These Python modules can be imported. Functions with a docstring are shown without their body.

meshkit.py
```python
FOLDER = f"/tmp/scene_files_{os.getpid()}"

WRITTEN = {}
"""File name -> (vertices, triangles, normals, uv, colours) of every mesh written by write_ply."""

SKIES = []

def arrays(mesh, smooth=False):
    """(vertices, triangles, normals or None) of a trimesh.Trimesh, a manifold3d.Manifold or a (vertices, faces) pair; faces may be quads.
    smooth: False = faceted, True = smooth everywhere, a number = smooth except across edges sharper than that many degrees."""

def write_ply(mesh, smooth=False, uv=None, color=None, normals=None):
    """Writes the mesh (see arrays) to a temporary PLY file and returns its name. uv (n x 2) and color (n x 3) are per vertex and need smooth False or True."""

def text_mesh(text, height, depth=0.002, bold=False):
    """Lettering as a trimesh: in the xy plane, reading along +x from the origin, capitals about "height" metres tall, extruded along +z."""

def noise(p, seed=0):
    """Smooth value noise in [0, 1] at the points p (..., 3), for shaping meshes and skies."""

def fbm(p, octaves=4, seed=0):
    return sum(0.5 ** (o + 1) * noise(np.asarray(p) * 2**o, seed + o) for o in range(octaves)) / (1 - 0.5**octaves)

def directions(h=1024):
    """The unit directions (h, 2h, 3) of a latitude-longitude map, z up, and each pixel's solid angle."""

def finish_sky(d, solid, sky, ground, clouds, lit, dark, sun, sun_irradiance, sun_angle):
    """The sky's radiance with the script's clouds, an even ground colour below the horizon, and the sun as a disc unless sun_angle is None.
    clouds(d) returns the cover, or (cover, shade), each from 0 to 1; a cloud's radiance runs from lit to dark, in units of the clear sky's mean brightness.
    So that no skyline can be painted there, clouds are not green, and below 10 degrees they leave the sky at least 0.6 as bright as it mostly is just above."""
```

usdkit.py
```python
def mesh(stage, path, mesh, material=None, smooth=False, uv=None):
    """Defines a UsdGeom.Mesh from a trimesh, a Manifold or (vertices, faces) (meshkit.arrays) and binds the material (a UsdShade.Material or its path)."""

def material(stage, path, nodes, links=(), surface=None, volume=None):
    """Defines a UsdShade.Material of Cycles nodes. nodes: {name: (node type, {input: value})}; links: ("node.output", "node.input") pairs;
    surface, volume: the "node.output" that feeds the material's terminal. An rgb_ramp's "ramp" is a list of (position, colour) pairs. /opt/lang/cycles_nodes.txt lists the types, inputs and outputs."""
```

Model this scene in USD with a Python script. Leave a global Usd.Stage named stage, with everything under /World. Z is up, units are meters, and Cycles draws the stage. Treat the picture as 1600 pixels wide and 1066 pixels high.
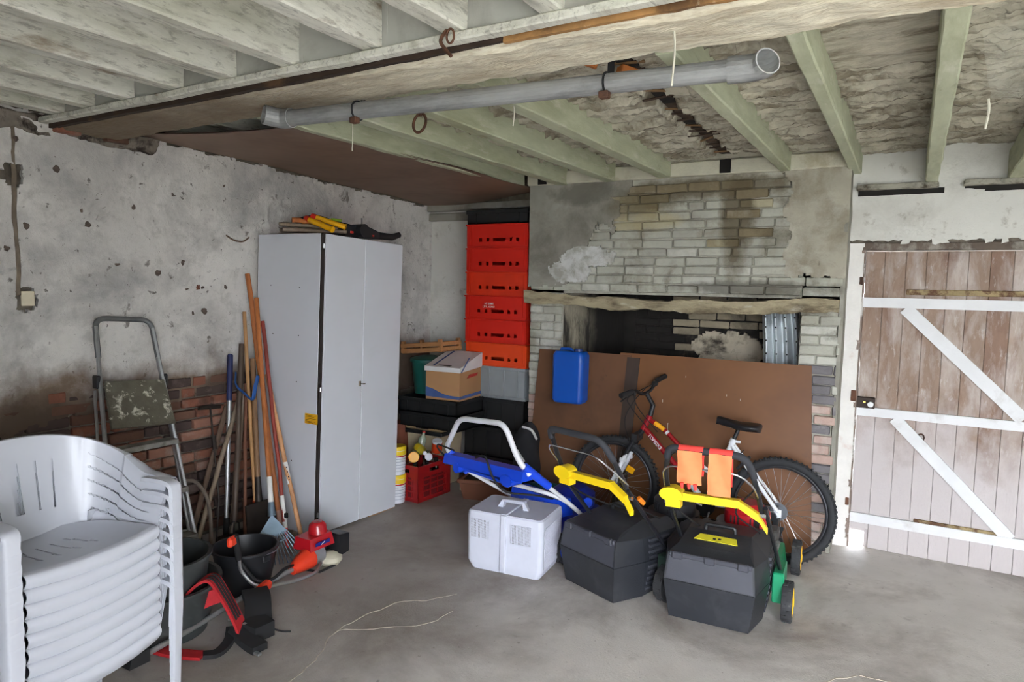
import math, random, numpy as np, trimesh, usdkit, meshkit
import shapely
from shapely.geometry import Polygon, Point, box as sbox
from pxr import Usd, UsdGeom, UsdLux, Gf, Sdf, Vt
random.seed(7); RNG = np.random.default_rng(7)
stage = Usd.Stage.CreateInMemory()
UsdGeom.SetStageUpAxis(stage, 'Z'); UsdGeom.SetStageMetersPerUnit(stage, 1.0)
UsdGeom.Xform.Define(stage, '/World')
# ---- camera, sky, exposure
cam = UsdGeom.Camera.Define(stage, '/World/camera')
cam.CreateHorizontalApertureAttr(22.3); cam.CreateFocalLengthAttr(22.3 * 1067.0 / 1600.0)
cam.CreateClippingRangeAttr(Gf.Vec2f(0.05, 500))
cam.AddTransformOp().Set(Gf.Matrix4d(0.8632, 0.5045, 0.0196, 0, -0.0580, 0.0605, 0.9965, 0, 0.5015, -0.8613, 0.0815, 0, 0, 0, 1.65, 1).GetOrthonormalized())
cam.CreateExposureAttr(1.95)
sky = UsdLux.DomeLight.Define(stage, '/World/sky')
sky.CreateIntensityAttr(1.75); sky.CreateColorAttr(Gf.Vec3f(0.885, 0.94, 1.035))
# ---- helpers
PI = math.pi
_names = {}
def numbered(parent, name):
    k = (parent, name); n = _names.get(k, 0); _names[k] = n + 1
    return name if n == 0 else f'{name}_{n:03d}'
def setd(prim, **kw):
    for k, v in kw.items():
        if v: prim.SetCustomDataByKey(k, v)
    return prim
def thing(name, label=None, cat=None, loc=(0, 0, 0), rotz=0, group=None, kind=None, rotx=0):
    x = UsdGeom.Xform.Define(stage, '/World/' + numbered('/World', name))
    x.AddTranslateOp().Set(Gf.Vec3d(*map(float, loc)))
    if rotz: x.AddRotateZOp().Set(float(rotz))
    if rotx: x.AddRotateXOp().Set(float(rotx))
    return setd(x.GetPrim(), label=label, category=cat, group=group, kind=kind)
def part(parent, name, m, mat, smooth=False, label=None, kind=None):
    base = str(parent.GetPath())
    p = usdkit.mesh(stage, base + '/' + numbered(base, name), m, mat, smooth).GetPrim()
    return setd(p, label=label, kind=kind)
def solo(name, m, mat, label=None, cat=None, smooth=False, group=None, kind=None):
    p = usdkit.mesh(stage, '/World/' + numbered('/World', name), m, mat, smooth).GetPrim()
    return setd(p, label=label, category=cat, group=group, kind=kind)
def copy_of(src, loc, rotz=0, label=None, name=None, group=None, cat=None, rotx=0):
    was = src.GetCustomData(); import re
    base = name or re.sub(r'_\d{3}$', '', src.GetName())
    x = UsdGeom.Xform.Define(stage, '/World/' + numbered('/World', base)); r = x.GetPrim()
    r.GetReferences().AddInternalReference(src.GetPath())
    x = UsdGeom.Xformable(r); x.ClearXformOpOrder()
    for n, v in (('xformOp:translate', Gf.Vec3d(*map(float, loc))),):
        r.CreateAttribute(n, Sdf.ValueTypeNames.Double3).Set(v)
    order = ['xformOp:translate']
    if rotz or r.HasAttribute('xformOp:rotateZ'):
        r.CreateAttribute('xformOp:rotateZ', Sdf.ValueTypeNames.Float).Set(float(rotz)); order.append('xformOp:rotateZ')
    if rotx or r.HasAttribute('xformOp:rotateX'):
        r.CreateAttribute('xformOp:rotateX', Sdf.ValueTypeNames.Float).Set(float(rotx)); order.append('xformOp:rotateX')
    r.CreateAttribute('xformOpOrder', Sdf.ValueTypeNames.TokenArray, False, Sdf.VariabilityUniform).Set(order)
    r.SetInstanceable(True)
    return setd(r, label=label or was.get('label'), category=cat or was.get('category'), group=group or was.get('group'))
T = trimesh
def cat(*ms):
    ms = [m for x in ms for m in (x if isinstance(x, (list, tuple)) else [x])]
    return T.util.concatenate(ms)
def mv(m, loc=(0, 0, 0), rot=None):
    m = m.copy()
    if rot is not None:
        m.apply_transform(T.transformations.euler_matrix(*[math.radians(a) for a in rot]))
    m.apply_translation(loc); return m
def bx(c, s, b=0.0, rot=None):
    """box at centre c, size s, edges chamfered by b"""
    sx, sy, sz = s
    if b <= 0:
        m = T.creation.box((sx, sy, sz))
    else:
        b = min(b, min(s) * .45); p = []
        for i in (-1, 1):
            for j in (-1, 1):
                for k in (-1, 1):
                    X, Y, Z = i * sx / 2, j * sy / 2, k * sz / 2
                    p += [(X - i * b, Y - j * b, Z), (X - i * b, Y, Z - k * b), (X, Y - j * b, Z - k * b)]
        m = T.Trimesh(np.array(p)).convex_hull
    return mv(m, c, rot)
def hull(pts):
    return T.Trimesh(np.array(pts, float)).convex_hull
def bb(lo, hi, b=0.0):
    lo, hi = np.array(lo, float), np.array(hi, float)
    return bx((lo + hi) / 2, hi - lo, b)
def frame(t, up=(0, 0, 1)):
    t = np.array(t, float); t /= np.linalg.norm(t)
    a = np.cross(t, up)
    if np.linalg.norm(a) < 1e-4: a = np.cross(t, (1, 0, 0))
    a /= np.linalg.norm(a); return a, np.cross(a, t), t
def smooth_path(p, n=6, closed=False):
    """Catmull-Rom through points"""
    p = np.array(p, float)
    q = np.vstack([p[-1:], p, p[:2]]) if closed else np.vstack([2 * p[0] - p[1], p, 2 * p[-1] - p[-2]])
    out = []
    for i in range(1, len(q) - 2):
        for t in np.linspace(0, 1, n, endpoint=False):
            a, b, c, d = q[i - 1], q[i], q[i + 1], q[i + 2]
            out.append(.5 * ((2 * b) + (c - a) * t + (2 * a - 5 * b + 4 * c - d) * t * t + (3 * b - a - 3 * c + d) * t ** 3))
    if not closed: out.append(p[-1])
    return np.array(out)
def round_path(p, r, n=6):
    """polyline with corners rounded by radius r"""
    p = [np.array(x, float) for x in p]; out = [p[0]]
    for a, b, c in zip(p, p[1:], p[2:]):
        u, v = a - b, c - b; lu, lv = np.linalg.norm(u), np.linalg.norm(v)
        d = min(r, lu * .48, lv * .48); s, e = b + u / lu * d, b + v / lv * d
        for t in np.linspace(0, 1, n): out.append((1 - t) ** 2 * s + 2 * t * (1 - t) * b + t * t * e)
    out.append(p[-1]); return np.array(out)
def tube(p, r, n=10, closed=False, caps=True, squash=1.0):
    p = np.array(p, float); N = len(p); r = np.broadcast_to(np.asarray(r, float), (N,))
    if closed: t = np.roll(p, -1, 0) - np.roll(p, 1, 0)
    else: t = np.gradient(p, axis=0)
    t /= np.linalg.norm(t, axis=1, keepdims=True) + 1e-12
    a = frame(t[0])[0]; v = []
    ang = np.arange(n) * 2 * PI / n
    for i in range(N):
        a = a - t[i] * (a @ t[i]); a /= np.linalg.norm(a); b = np.cross(t[i], a)
        v.append(p[i] + r[i] * (np.cos(ang)[:, None] * a * squash + np.sin(ang)[:, None] * b))
    v = np.vstack(v); f = []
    for i in range(N if closed else N - 1):
        j = (i + 1) % N
        for k in range(n):
            l = (k + 1) % n
            f += [(i * n + k, i * n + l, j * n + l), (i * n + k, j * n + l, j * n + k)]
    if caps and not closed:
        v = np.vstack([v, p[0], p[-1]]); c = len(v) - 2
        for k in range(n):
            l = (k + 1) % n
            f += [(c, l, k), (c + 1, (N - 1) * n + k, (N - 1) * n + l)]
    return T.Trimesh(v, np.array(f), process=False)
def cyl(a, b, r, n=16, r2=None):
    return tube([a, b], [r, r if r2 is None else r2], n)
def lathe(prof, n=32, loc=(0, 0, 0), axis=None):
    """revolve (r, z) profile about z; axis: direction to align z with"""
    prof = np.array(prof, float); N = len(prof); ang = np.arange(n) * 2 * PI / n
    v = np.stack([prof[:, :1] * np.cos(ang), prof[:, :1] * np.sin(ang), np.repeat(prof[:, 1:], n, 1)], -1).reshape(-1, 3)
    f = []
    for i in range(N - 1):
        for k in range(n):
            l = (k + 1) % n
            f += [(i * n + k, i * n + l, (i + 1) * n + l), (i * n + k, (i + 1) * n + l, (i + 1) * n + k)]
    m = T.Trimesh(v, np.array(f), process=False)
    if axis is not None: m.apply_transform(T.geometry.align_vectors((0, 0, 1), np.array(axis, float) / np.linalg.norm(axis)))
    m.apply_translation(loc); return m
def prism(poly, h, b=0.0):
    """extrude polygon points (or shapely) in xy by h along z"""
    poly = Polygon(poly) if not hasattr(poly, 'geom_type') else poly
    gs = getattr(poly, 'geoms', [poly])
    return cat([T.creation.extrude_polygon(g, h, engine='earcut') for g in gs if g.area > 1e-9])
def plane_map(m, o, u, v):
    """xy(z) mesh -> o + x u + y v + z (u x v)"""
    u, v = np.array(u, float), np.array(v, float); w = np.cross(u, v); m = m.copy()
    P = np.array(m.vertices); m.vertices = np.array(o, float) + P[:, :1] * u + P[:, 1:2] * v + P[:, 2:] * w
    return m
def nz(p, s=1.0, o=3, seed=0):
    return meshkit.fbm(np.asarray(p, float) * s, o, seed) - .5
def rough(m, amp, s=10, seed=0, sub=None):
    """push vertices about by noise"""
    m = m.copy()
    if sub:
        v, f = T.remesh.subdivide_to_size(m.vertices, m.faces, sub, max_iter=12); m = T.Trimesh(v, f); m.merge_vertices()
    P = np.array(m.vertices); d = np.stack([nz(P + 11.3 * k, s, 3, seed + k) for k in range(3)], -1) * 2
    m.vertices = P + d * amp; return m
def sheet(u0, u1, v0, v1, res, mask, height, mp, thick=.01, jit=.35, seed=0):
    """ragged relief sheet over a (u, v) grid; mp(u, v, h) -> xyz; height(u, v) -> h; mask(u, v) -> bool at cells"""
    nu, nv = max(1, int(round((u1 - u0) / res))), max(1, int(round((v1 - v0) / res)))
    U, V = np.meshgrid(np.linspace(u0, u1, nu + 1), np.linspace(v0, v1, nv + 1), indexing='ij')
    cu, cv = (U[:-1, :-1] + U[1:, 1:]) / 2, (V[:-1, :-1] + V[1:, 1:]) / 2
    ok = np.ones(cu.shape, bool) if mask is None else mask(cu, cv)
    g = np.random.default_rng(seed); ju, jv = (g.random(U.shape) - .5) * res * 2 * jit, (g.random(U.shape) - .5) * res * 2 * jit
    ju[0] = ju[-1] = 0; jv[:, 0] = jv[:, -1] = 0
    U, V = U + ju, V + jv
    H = height(U, V); F = mp(U, V, H).reshape(-1, 3); B = mp(U, V, H * 0 - thick).reshape(-1, 3)
    n = len(F); idx = np.arange(n).reshape(nu + 1, nv + 1); f = []
    i, j = np.nonzero(ok)
    a, b, c, d = idx[i, j], idx[i + 1, j], idx[i + 1, j + 1], idx[i, j + 1]
    f.append(np.stack([a, b, c], 1)); f.append(np.stack([a, c, d], 1))
    pad = np.pad(ok, 1)
    for di, dj, e0, e1 in ((-1, 0, 'd', 'a'), (1, 0, 'b', 'c'), (0, -1, 'a', 'b'), (0, 1, 'c', 'd')):
        q = ok & ~pad[1 + di:1 + di + nu, 1 + dj:1 + dj + nv]; i, j = np.nonzero(q)
        L = dict(a=idx[i, j], b=idx[i + 1, j], c=idx[i + 1, j + 1], d=idx[i, j + 1])
        p, r = L[e0], L[e1]
        f.append(np.stack([r, p, p + n], 1)); f.append(np.stack([r, p + n, r + n], 1))
    m = T.Trimesh(np.vstack([F, B]), np.vstack(f), process=False); m.remove_unreferenced_vertices(); return m
# ---- materials
_mats = {}
def S(*c):
    """sRGB 0-255 to linear"""
    return tuple((x / 255 / 12.92 if x / 255 <= .04045 else ((x / 255 + .055) / 1.055) ** 2.4) for x in c)
def mat(name, col, rough=.55, metal=0., var=.12, scale=9, dirt=None, dirt_at=(.52, .68), dirt_scale=3.5, bump=0., bscale=60, coord='object', stretch=(1, 1, 1), coat=0., spec=.5, extra=None):
    if name in _mats: return _mats[name]
    src = 'tc.object' if coord == 'object' else 'ge.position'
    N = {'tc': ('texture_coordinate', {}), 'ge': ('geometry', {}), 'mp': ('mapping', {'scale': stretch}),
         'n1': ('noise_texture', {'scale': scale, 'detail': 5, 'roughness': .6}),
         'r1': ('rgb_ramp', {'ramp': [(.3, tuple(c * (1 - var) for c in col)), (.7, tuple(min(1, c * (1 + var)) for c in col))]}),
         'p': ('principled_bsdf', {'roughness': rough, 'metallic': metal, 'coat_weight': coat, 'specular_ior_level': spec})}
    L = [(src, 'mp.vector'), ('mp.vector', 'n1.vector'), ('n1.fac', 'r1.fac')]
    out = 'r1.color'
    ds = dirt if isinstance(dirt, list) else ([(dirt, dirt_at, dirt_scale)] if dirt else [])
    for i, d in enumerate(ds):
        dc, at, sc = d[:3]; amt = d[3] if len(d) > 3 else 1.0
        N[f'd{i}'] = ('noise_texture', {'scale': sc, 'detail': 7, 'roughness': .65, 'distortion': .3})
        N[f'dr{i}'] = ('rgb_ramp', {'ramp': [(0, (0, 0, 0)), (at[0], (0, 0, 0)), (at[1], (amt,) * 3), (1, (amt,) * 3)]})
        N[f'o{i}'] = ('mapping', {'location': (3.1 * i + 1.7, 5.3 * i, 2.2), 'scale': (1, 1, 1)})
        N[f'm{i}'] = ('mix_color', {'b': dc})
        L += [('mp.vector', f'o{i}.vector'), (f'o{i}.vector', f'd{i}.vector'), (f'd{i}.fac', f'dr{i}.fac'), (f'dr{i}.color', f'm{i}.fac'), (out, f'm{i}.a')]
        out = f'm{i}.result'
    if extra:
        n2, l2, out = extra(src, out); N.update(n2); L += l2
    L.append((out, 'p.base_color'))
    if bump:
        N['nb'] = ('noise_texture', {'scale': bscale, 'detail': 6, 'roughness': .65}); N['b'] = ('bump', {'strength': min(1, bump), 'distance': .006})
        L += [('mp.vector', 'nb.vector'), ('nb.fac', 'b.height'), ('b.normal', 'p.normal')]
    _mats[name] = usdkit.material(stage, '/World/Looks/' + name, N, L, surface='p.BSDF')
    return _mats[name]
def zband(z0, z1, col, wob=.25, wscale=3.0, tag='zb', flip=False, axis='z'):
    """colour col below height z0, nothing above z1, with a wobbling border: damp or soot that belongs to the wall"""
    def ex(src, out):
        a, b = (1., 0.) if not flip else (0., 1.)
        n = {tag + 's': ('separate_xyz', {}), tag + 'n': ('noise_texture', {'scale': wscale, 'detail': 7, 'roughness': .62}),
             tag + 'm': ('math', {'math_type': 'multiply_add', 'value2': wob * 2, 'value3': -wob}), tag + 'a': ('math', {'math_type': 'add'}),
             tag + 'r': ('map_range', {'from_min': z0, 'from_max': z1, 'to_min': a, 'to_max': b, 'clamp': True}), tag + 'x': ('mix_color', {'b': col})}
        l = [(src, tag + 's.vector'), (src, tag + 'n.vector'), (tag + 'n.fac', tag + 'm.value1'), (tag + 'm.value', tag + 'a.value1'), (f'{tag}s.{axis}', tag + 'a.value2'),
             (tag + 'a.value', tag + 'r.value'), (tag + 'r.result', tag + 'x.fac'), (out, tag + 'x.a')]
        return n, l, tag + 'x.result'
    return ex
def chain(*exs):
    def ex(src, out):
        N, L = {}, []
        for e in exs:
            n, l, out = e(src, out); N.update(n); L += l
        return N, L, out
    return ex

def blot(cx, cz, rx, rz, col, tag, amt=1., soft=.5, wob=1.6, wscale=7):
    """a stain, or shade painted in, with its own place (x, z), ragged by noise"""
    def ex(src, out):
        M_ = lambda t, **k: ('math', {'math_type': t, **k})
        n = {tag + 's': ('separate_xyz', {}), tag + 'x': M_('multiply_add', value2=1 / rx, value3=-cx / rx), tag + 'z': M_('multiply_add', value2=1 / rz, value3=-cz / rz),
             tag + 'x2': M_('multiply'), tag + 'z2': M_('multiply'), tag + 'a': M_('add'), tag + 'n': ('noise_texture', {'scale': wscale, 'detail': 7, 'roughness': .65}),
             tag + 'w': M_('multiply_add', value2=wob * 2, value3=-wob), tag + 'b': M_('add'), tag + 'r': ('map_range', {'from_min': 1 - soft, 'from_max': 1 + soft, 'to_min': amt, 'to_max': 0., 'clamp': True}), tag + 'm': ('mix_color', {'b': col})}
        l = [(src, tag + 's.vector'), (tag + 's.x', tag + 'x.value1'), (tag + 's.z', tag + 'z.value1'), (tag + 'x.value', tag + 'x2.value1'), (tag + 'x.value', tag + 'x2.value2'), (tag + 'z.value', tag + 'z2.value1'), (tag + 'z.value', tag + 'z2.value2'),
             (tag + 'x2.value', tag + 'a.value1'), (tag + 'z2.value', tag + 'a.value2'), (src, tag + 'n.vector'), (tag + 'n.fac', tag + 'w.value1'), (tag + 'w.value', tag + 'b.value1'), (tag + 'a.value', tag + 'b.value2'), (tag + 'b.value', tag + 'r.value'), (tag + 'r.result', tag + 'm.fac'), (out, tag + 'm.a')]
        return n, l, tag + 'm.result'
    return ex
# ---- the setting -----------------------------------------------------------------------------------------------
XL, YB, YC, YD = -3.85, 5.12, 4.65, 4.85          # left wall, recess back wall, chimney face, door wall
concrete = mat('concrete', S(200, 194, 188), .72, var=.12, scale=2.2, coord='position',
    dirt=[(S(118, 106, 96), (.44, .66), 1.3, .7), (S(206, 202, 198), (.6, .8), 12, .4), (S(104, 94, 84), (.62, .78), 5, .55), (S(92, 82, 74), (.64, .70), 30, .5), (S(214, 210, 204), (.66, .72), 44, .5)], extra=chain(blot(-2.9, 0, 1.0, 9, S(122, 110, 100), 'fa', .55, .8, 1.2, 1.6)), bump=.35, bscale=90)  # last patch browns and darkens the left floor, painting in its weaker light
crackm = mat('crack_filler', S(186, 176, 160), .9, var=.2, scale=30)
whitewash = mat('whitewashed_plaster', S(210, 206, 200), .88, var=.12, scale=1.6, coord='position',
    dirt=[(S(134, 133, 132), (.46, .70), 1.9, .8), (S(150, 148, 142), (.52, .66), 12, .35), (S(100, 92, 84), (.63, .69), 7.5, .8), (S(78, 76, 76), (.66, .76), 3.1, .8), (S(82, 74, 68), (.64, .68), 19, .8), (S(96, 88, 80), (.66, .69), 34, .7)], bump=1, bscale=34,
    extra=chain(zband(1.0, 1.2, S(122, 104, 88), .3, 3.4, 'za'), zband(.9, 1.06, S(88, 74, 62), .34, 2.6, 'zc')))
whitewall = mat('old_white_plaster', S(204, 202, 194), .88, var=.06, scale=2.2, coord='position',
    dirt=[(S(168, 164, 154), (.5, .72), 2.6, .7), (S(150, 142, 130), (.6, .7), 11, .6), (S(112, 102, 90), (.69, .74), 9, .7)], bump=.6, bscale=40)
stains = chain(blot(-1.02, 2.10, .10, .34, S(84, 72, 48), 'ba', .85), blot(-1.22, 2.33, .5, .07, S(92, 80, 58), 'bb', .8), blot(-1.66, 2.24, .26, .10, S(98, 86, 60), 'bc', .75), blot(-2.1, 2.33, .25, .08, S(92, 88, 78), 'bd', .7), blot(-1.6, 2.12, .2, .07, S(176, 164, 126), 'be', .6), blot(-.9, 1.66, .5, .05, S(72, 66, 56), 'bf', .7))
greyplaster = mat('grey_sooted_plaster', S(146, 143, 132), .9, var=.16, scale=4, coord='position',
    dirt=[(S(108, 103, 92), (.48, .66), 2.3, .8), (S(200, 200, 196), (.66, .74), 3.1, .6)], bump=.7, bscale=42, extra=stains)
mortar = mat('dark_mortar', S(112, 104, 92), .95, var=.25, scale=12, coord='position', dirt=S(60, 54, 46), dirt_at=(.5, .66), dirt_scale=3, bump=.6)
mortar_w = mat('limewashed_mortar', S(166, 163, 150), .95, var=.2, scale=12, coord='position', dirt=S(100, 94, 78), dirt_at=(.5, .7), dirt_scale=4, bump=.6, extra=stains)
bw = [mat('limewashed_brick', S(170, 169, 156), .85, var=.1, scale=6, coord='position', dirt=[(S(140, 136, 120), (.46, .66), 4, .85), (S(112, 102, 80), (.52, .68), 2.2, .85), (S(84, 76, 60), (.60, .70), 5, .7)], bump=.5, bscale=55, extra=stains),
      mat('limewashed_brick_pale', S(184, 183, 172), .85, var=.1, scale=6, coord='position', dirt=[(S(140, 136, 120), (.46, .66), 4, .85), (S(112, 102, 80), (.52, .68), 2.2, .85), (S(84, 76, 60), (.60, .70), 5, .7)], bump=.5, bscale=55, extra=stains),
      mat('limewashed_brick_grey', S(158, 156, 144), .85, var=.12, scale=6, coord='position', dirt=[(S(110, 104, 88), (.5, .66), 4, .8), (S(112, 102, 80), (.52, .68), 2.2, .85)], bump=.5, bscale=55, extra=stains),
      mat('limewashed_brick_ochre', S(164, 156, 130), .85, var=.14, scale=6, coord='position', dirt=[(S(112, 98, 68), (.46, .66), 5, .8)], bump=.5, bscale=55, extra=stains)]
br = [mat('red_brick', S(132, 84, 66), .9, var=.2, scale=7, coord='position', dirt=[(S(150, 138, 126), (.50, .72), 7, .7), (S(70, 50, 42), (.5, .7), 4, .75)], bump=.5),
      mat('red_brick_pale', S(152, 108, 90), .9, var=.2, scale=7, coord='position', dirt=[(S(176, 166, 156), (.52, .7), 6, .7)], bump=.5),
      mat('burnt_brick', S(74, 60, 56), .85, var=.2, scale=7, coord='position', dirt=[(S(128, 112, 102), (.56, .72), 6, .6)], bump=.5),
      mat('brown_brick', S(104, 74, 60), .9, var=.2, scale=7, coord='position', dirt=[(S(66, 48, 40), (.5, .68), 3, .8)], bump=.5)]
bg = [mat('grey_blue_brick', S(112, 108, 110), .85, var=.18, scale=7, coord='position', dirt=[(S(176, 172, 168), (.52, .7), 5, .7)], bump=.5),
      mat('pinkish_brick', S(176, 150, 138), .88, var=.14, scale=7, coord='position', dirt=[(S(200, 194, 188), (.5, .7), 5, .7)], bump=.5)]
soot = mat('sooted_masonry', S(34, 31, 28), .95, var=.3, scale=8, coord='position', dirt=[(S(120, 108, 90), (.58, .72), 2.4, .7)], bump=.6)
jwhite = mat('whitewashed_joist', S(220, 218, 206), .8, var=.08, scale=5, coord='position', stretch=(4, 1, 4),
    dirt=[(S(170, 170, 148), (.46, .72), 1.6, .8), (S(150, 144, 132), (.52, .68), 6, .6), (S(118, 90, 58), (.60, .70), 2.2, .8), (S(128, 124, 112), (.54, .64), 16, .5), (S(104, 98, 86), (.6, .78), 1.3, .7)], bump=.35, bscale=30)
jgreen = mat('green_tinged_joist', S(182, 186, 158), .8, var=.1, scale=5, coord='position', stretch=(4, 1, 4),
    dirt=[(S(150, 150, 118), (.48, .72), 1.4, .8), (S(110, 98, 70), (.62, .78), 2.6, .8), (S(208, 206, 190), (.56, .70), 5, .6)], bump=.4, bscale=35)
beamw = mat('rough_hewn_beam', S(222, 214, 192), .85, var=.14, scale=9, coord='position', stretch=(1, 4, 4),
    dirt=[(S(164, 142, 108), (.46, .70), 2.6, .7), (S(232, 226, 208), (.56, .68), 9, .6), (S(176, 156, 124), (.52, .64), 24, .5), (S(104, 74, 44), (.64, .76), 1.3, .8)], bump=1, bscale=26, extra=blot(-4.0, 2.4, 1.9, 5, S(108, 88, 66), 'bg', .85, .7, .8, 2.5))  # last patch darkens the beam leftwards: its dimmer light put into the colour
lathp = mat('crumbling_lath_plaster', S(180, 174, 156), .95, var=.22, scale=9, coord='position', stretch=(1, 2.5, 1),
    dirt=[(S(112, 102, 84), (.48, .62), 4.2, .85), (S(190, 186, 170), (.6, .72), 8, .5), (S(44, 36, 28), (.64, .76), 2.2, .9)], bump=.9, bscale=40)
darkwood = mat('old_dark_wood', S(66, 50, 38), .85, var=.3, scale=8, bump=.5)
black_void = mat('gap_black_and_rotten_wood', S(24, 20, 17), .9, var=.3)
whiteboard = mat('whitewashed_ceiling_board', S(190, 190, 182), .85, var=.08, scale=3, coord='position', dirt=[(S(136, 130, 120), (.48, .7), 2.2, .8)], bump=.35, bscale=35)
hardb = mat('brown_hardboard_ceiling', S(132, 106, 88), .6, var=.12, scale=3, coord='position', dirt=[(S(96, 70, 54), (.48, .7), 1.5, .7), (S(160, 146, 132), (.6, .75), 1.1, .4)])
outdoor = mat('pale_gravel_yard', S(160, 158, 148), .9, var=.15, scale=3, coord='position')

def slab(lo, hi): return bb(lo, hi)
floor = solo('floor', slab((XL - .3, -.9, -.12), (3.4, 5.5, 0)), concrete, kind='structure', label='stained grey concrete floor with fine cracks')
solo('ground', cat(bb((-40, -40, -.2), (40, -.9, -.02)), bb((-40, 5.5, -.2), (40, 40, -.02)), bb((3.4, -.9, -.2), (40, 5.5, -.02)), bb((-40, -.9, -.2), (XL - .3, 5.5, -.02))), outdoor, kind='structure', label='pale gravel yard outside the garage')
def crack(pts, w, seed):
    p = smooth_path([(x, y, 0) for x, y in pts], 10); p[:, :2] += np.stack([nz(p, 9, 3, seed), nz(p + 7, 9, 3, seed)], 1) * .05
    t = np.gradient(p, axis=0); nrm = np.stack([-t[:, 1], t[:, 0], t[:, 2]], 1); nrm /= np.linalg.norm(nrm, axis=1, keepdims=True)
    ww = (w * (.5 + np.random.default_rng(seed).random(len(p))))[:, None]
    L, Rr = p + nrm * ww, p - nrm * ww; n = len(p); i = np.arange(n - 1)
    up = np.array([0, 0, .0016]); v = np.vstack([L, Rr, L + up, Rr + up])
    f = np.vstack([np.stack([2 * n + i, 3 * n + i, 3 * n + i + 1], 1), np.stack([2 * n + i, 3 * n + i + 1, 2 * n + i + 1], 1), np.stack([3 * n + i, n + i, n + i + 1], 1), np.stack([3 * n + i, n + i + 1, 3 * n + i + 1], 1), np.stack([i, 2 * n + i, 2 * n + i + 1], 1), np.stack([i, 2 * n + i + 1, i + 1], 1)])
    return T.Trimesh(v, f, process=False)
floorx = floor
part(floor, 'crack', crack([(-2.15, 1.55), (-2.12, 1.95), (-2.25, 2.3), (-2.2, 2.65), (-2.0, 2.9)], .0025, 1), crackm)
part(floor, 'crack', crack([(-1.1, 1.9), (-.9, 2.15), (-.6, 2.35), (-.45, 2.75), (-.1, 3.2)], .002, 2), crackm)
part(floor, 'crack', crack([(-.1, 3.2), (.3, 3.25), (.7, 3.5)], .0016, 3), crackm)
part(floor, 'crack', crack([(-2.25, 2.3), (-1.95, 2.55), (-1.9, 2.75)], .0016, 4), crackm)

# left wall: rubble core, bricks below, ragged plaster above
WL = thing('wall_left', 'tall whitewashed plaster wall flaking to bare brick at its foot', kind='structure')
part(WL, 'core', bb((XL - .3, -.9, 0), (XL - .02, 5.5, 2.75)), mortar)
def border(y):  # lower edge of the plaster
    q = np.stack([y, y * 0, y * 0], -1); return .88 + nz(q, 2.1, 4, 5) * .26 - .10 * np.clip(y - 2.6, 0, 1)
def lw_h(u, v):
    q = np.stack([u, v, u * 0], -1); return .004 + nz(q, 3, 3, 8) * .016 + nz(q, 14, 3, 9) * .008 - .012 * (nz(q, 5, 2, 77) > .3)
lwm = lambda u, v, h: np.stack([XL + h, u, v], -1)
def lw_mask(u, v):
    q = np.stack([u, v, u * 0], -1)
    top = 2.455 - .042 * (u - 2.3) + nz(q * [1, 0, 0], 9, 3, 3) * .05
    holes = ((u - 1.74) ** 2 / .05 ** 2 + (v - 1.53) ** 2 / .06 ** 2 < 1 + nz(q, 20) * .5) | ((u - 1.70) ** 2 / .045 ** 2 + (v - 2.15) ** 2 / .06 ** 2 < 1 + nz(q, 20))
    return (v > border(u) + nz(q, 8, 3, 21) * .16) & (v < top) & ~holes
def flipf(m): m = m.copy(); m.faces = m.faces[:, ::-1]; return m
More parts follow.
